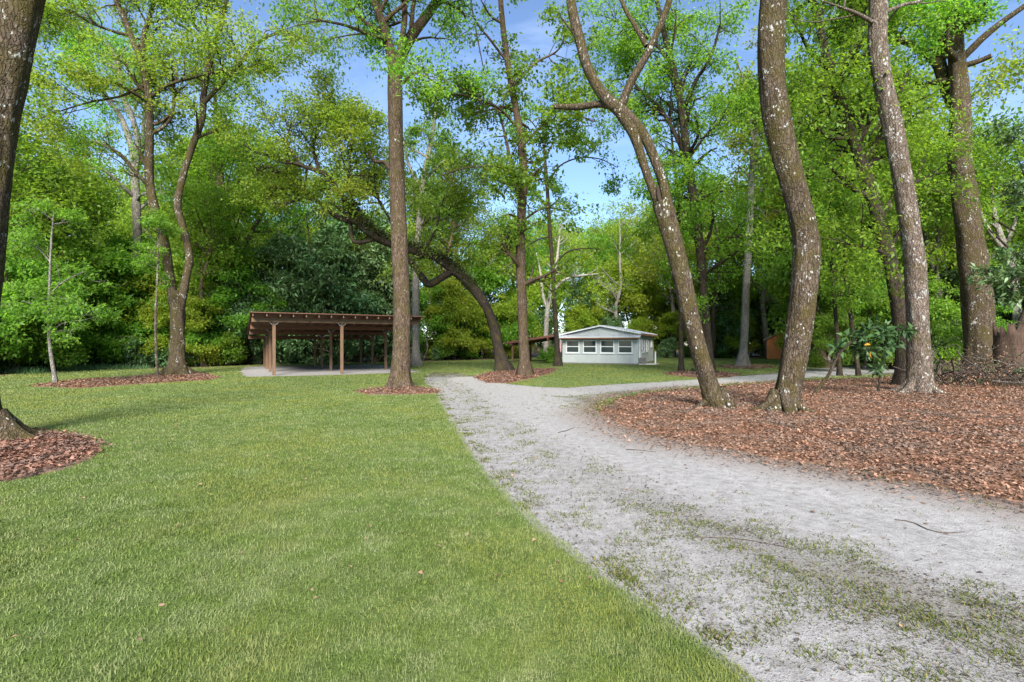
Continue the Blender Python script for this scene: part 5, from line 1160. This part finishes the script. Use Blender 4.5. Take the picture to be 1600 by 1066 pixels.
# dark magnolias behind the shelter, shrubs by house and shed
for px, Y, top in [(440, 41, 360), (490, 42, 335), (540, 43, 345), (590, 44, 370), (610, 47, 390), (30, 31, 420), (170, 36, 430), (560, 46, 330), (700, 52, 430), (905, 62, 445), (1120, 62, 460), (1480, 36, 430)]: put('evergreen', px, Y, top)
for px, Y, top in [(1015, 66, 470), (1090, 68, 450), (1160, 67, 440), (1195, 64, 450), (1225, 66, 430), (1255, 63, 440), (960, 68, 480), (1290, 58, 450)]: put('evergreen', px, Y, top)
for px, Y, top in [(1000, 72, 430), (1070, 74, 420), (1140, 72, 400), (1210, 70, 400), (1260, 70, 390)]: put('young_yellow', px, Y, top)
for px, Y, top in [(858, 41.5, 545), (1082, 30, 574), (1040, 57, 530), (1125, 57, 535)]: put('shrub_green' if px == 858 else 'shrub_dark', px, Y, top)
for px, Y, top in [(1290, 34, 330), (1250, 38, 380), (1350, 32, 400), (1470, 30, 420), (1400, 30, 450), (1560, 27, 470), (1300, 29, 470)]: put('young_bright', px, Y, top)

# ------------------------------------------------------------------ brush pile, stump, fallen sticks
def stick(name, pts, r0, mat, label=None, cat=None, parent=None, group=None, sides=6):
    p = resample(np.array(pts, float), 9); A = np.column_stack([p])[None]
    v, f = tubes(A[..., :3], np.linspace(r0, r0 * .35, 9)[None], sides, .12)
    o = obj(name, mesh_np(name, v, f, True), mat, parent)
    if label: tag(o, label, cat, group)
    return o
bx, by = P(1545, 585, 18.5)[:2]; root = empty('brush_pile', (bx, by, g1(bx, by)))
tag(root, 'tangled pile of cut branches and twigs at the foot of the massive oak', 'brush pile')
for q in range(95):
    a = rng.random() * 6.28; c = np.array([rng.normal(0, 1.3), rng.normal(0, .7), .08 + abs(rng.normal(0, .42))]); c[2] = min(c[2], 1.3)
    L_ = .5 + 1.2 * rng.random(); d = np.array([math.cos(a), math.sin(a) * .6, rng.normal(.12, .35)]) * L_
    m = rng.normal(0, .12, 3); pt = np.array([c - d, c - d * .3 + m, c + d * .4 - m, c + d]); pt[:, 2] = np.maximum(pt[:, 2], .02)
    stick('branch', pt, .012 + .022 * rng.random(), M['dead_wood'] if q % 7 else M['bark_grey'], parent=root, sides=5)
tw = np.stack([np.column_stack([rng.normal(0, 1.4, 260), rng.normal(0, .8, 260), np.abs(rng.normal(.25, .35, 260))]) + s for s in (0,)], 0)[0]
TW = np.stack([tw, tw + rng.normal(0, .14, tw.shape), tw + rng.normal(0, .3, tw.shape)], 1); TW[..., 2] = np.maximum(TW[..., 2], .02)
v, f = tubes(TW, np.full(TW.shape[:2], .005), 3); tag(obj('twigs', mesh_np('twigs', v, f), M['dead_wood'], root), kind='stuff')
leaves(TW[:200], 16, .09, .13, M['dead_leaf'], 'withered_leaves', root, .4); leaves(TW[200:], 10, .10, .12, M['leaf_dark'], 'green_leaves', root, .4)

sx, sy = P(1585, 560, 19.5)[:2]; st = empty('tree_stump', (sx, sy, g1(sx, sy))); tag(st, 'broken dark stump with jagged top beside the brush pile', 'stump')
p = resample(np.array([[0, 0, -.1, .62], [0, 0, .5, .52], [-.03, .02, 1.1, .5], [-.08, .05, 1.55, .47], [-.12, .05, 1.95, .42]]), 12)
v, f = tubes(p[None, :, :3], p[None, :, 3], 24, .10, True); v = v.reshape(12, 24, 3); v[-1, :, 2] += .55 * rng.random(24) ** 2 - .1; v[-2, :, 2] += .08 * rng.random(24); v[:, :, :2] += rng.normal(0, .02, (12, 24, 2))
cap = np.array([[-.1, .04, 1.55]]); vv = np.vstack([v.reshape(-1, 3), cap]); ci = len(vv) - 1
tri = np.array([[11 * 24 + k, 11 * 24 + (k + 1) % 24, ci] for k in range(24)])
obj('trunk', mesh_np('trunk', vv, [f, tri], False), M['stump_wood'], st)
stick('broken_limb', [(.1, 0, 1.1), (.5, -.1, 1.5), (.8, -.15, 2.0)], .12, M['stump_wood'], parent=st, sides=12)
stick('root', [(-.2, -.2, .2), (-.7, -.4, .10), (-1.3, -.5, .02)], .14, M['stump_wood'], parent=st, sides=8)

def ground_stick(px, r0, label):
    pts = []
    for a, b in px: x, y = G(a, b); pts.append((x, y, g1(x, y) + .012 + r0 * .8))
    stick('fallen_stick', pts, r0, M['dead_wood'], label, 'stick')
ground_stick([(1398, 808), (1425, 812), (1450, 824), (1475, 829), (1508, 827)], .006, 'long curved bare stick lying on the smooth sandy wheel track')
ground_stick([(1085, 839), (1150, 842), (1200, 850), (1245, 860)], .0055, 'long straight grey stick lying among weeds on the drive')
ground_stick([(872, 678), (885, 674), (897, 668)], .008, 'short dark stick on the drive near the grassy tongue')
ground_stick([(978, 702), (1000, 702), (1025, 705)], .008, 'dark straight stick at the leaf edge of the drive')
ground_stick([(1150, 644), (1180, 640), (1212, 641)], .035, 'thick mossy stick between the two leaning trunks')
ground_stick([(1330, 690), (1365, 668), (1390, 662)], .014, 'thin forked stick lying over the brown leaves')
ground_stick([(1060, 672), (1075, 662), (1090, 668)], .016, 'crooked stick among the leaves below the split trunk')
ground_stick([(1470, 690), (1490, 672), (1520, 668), (1560, 672)], .014, 'long pale twig lying over the leaves toward the brush pile')
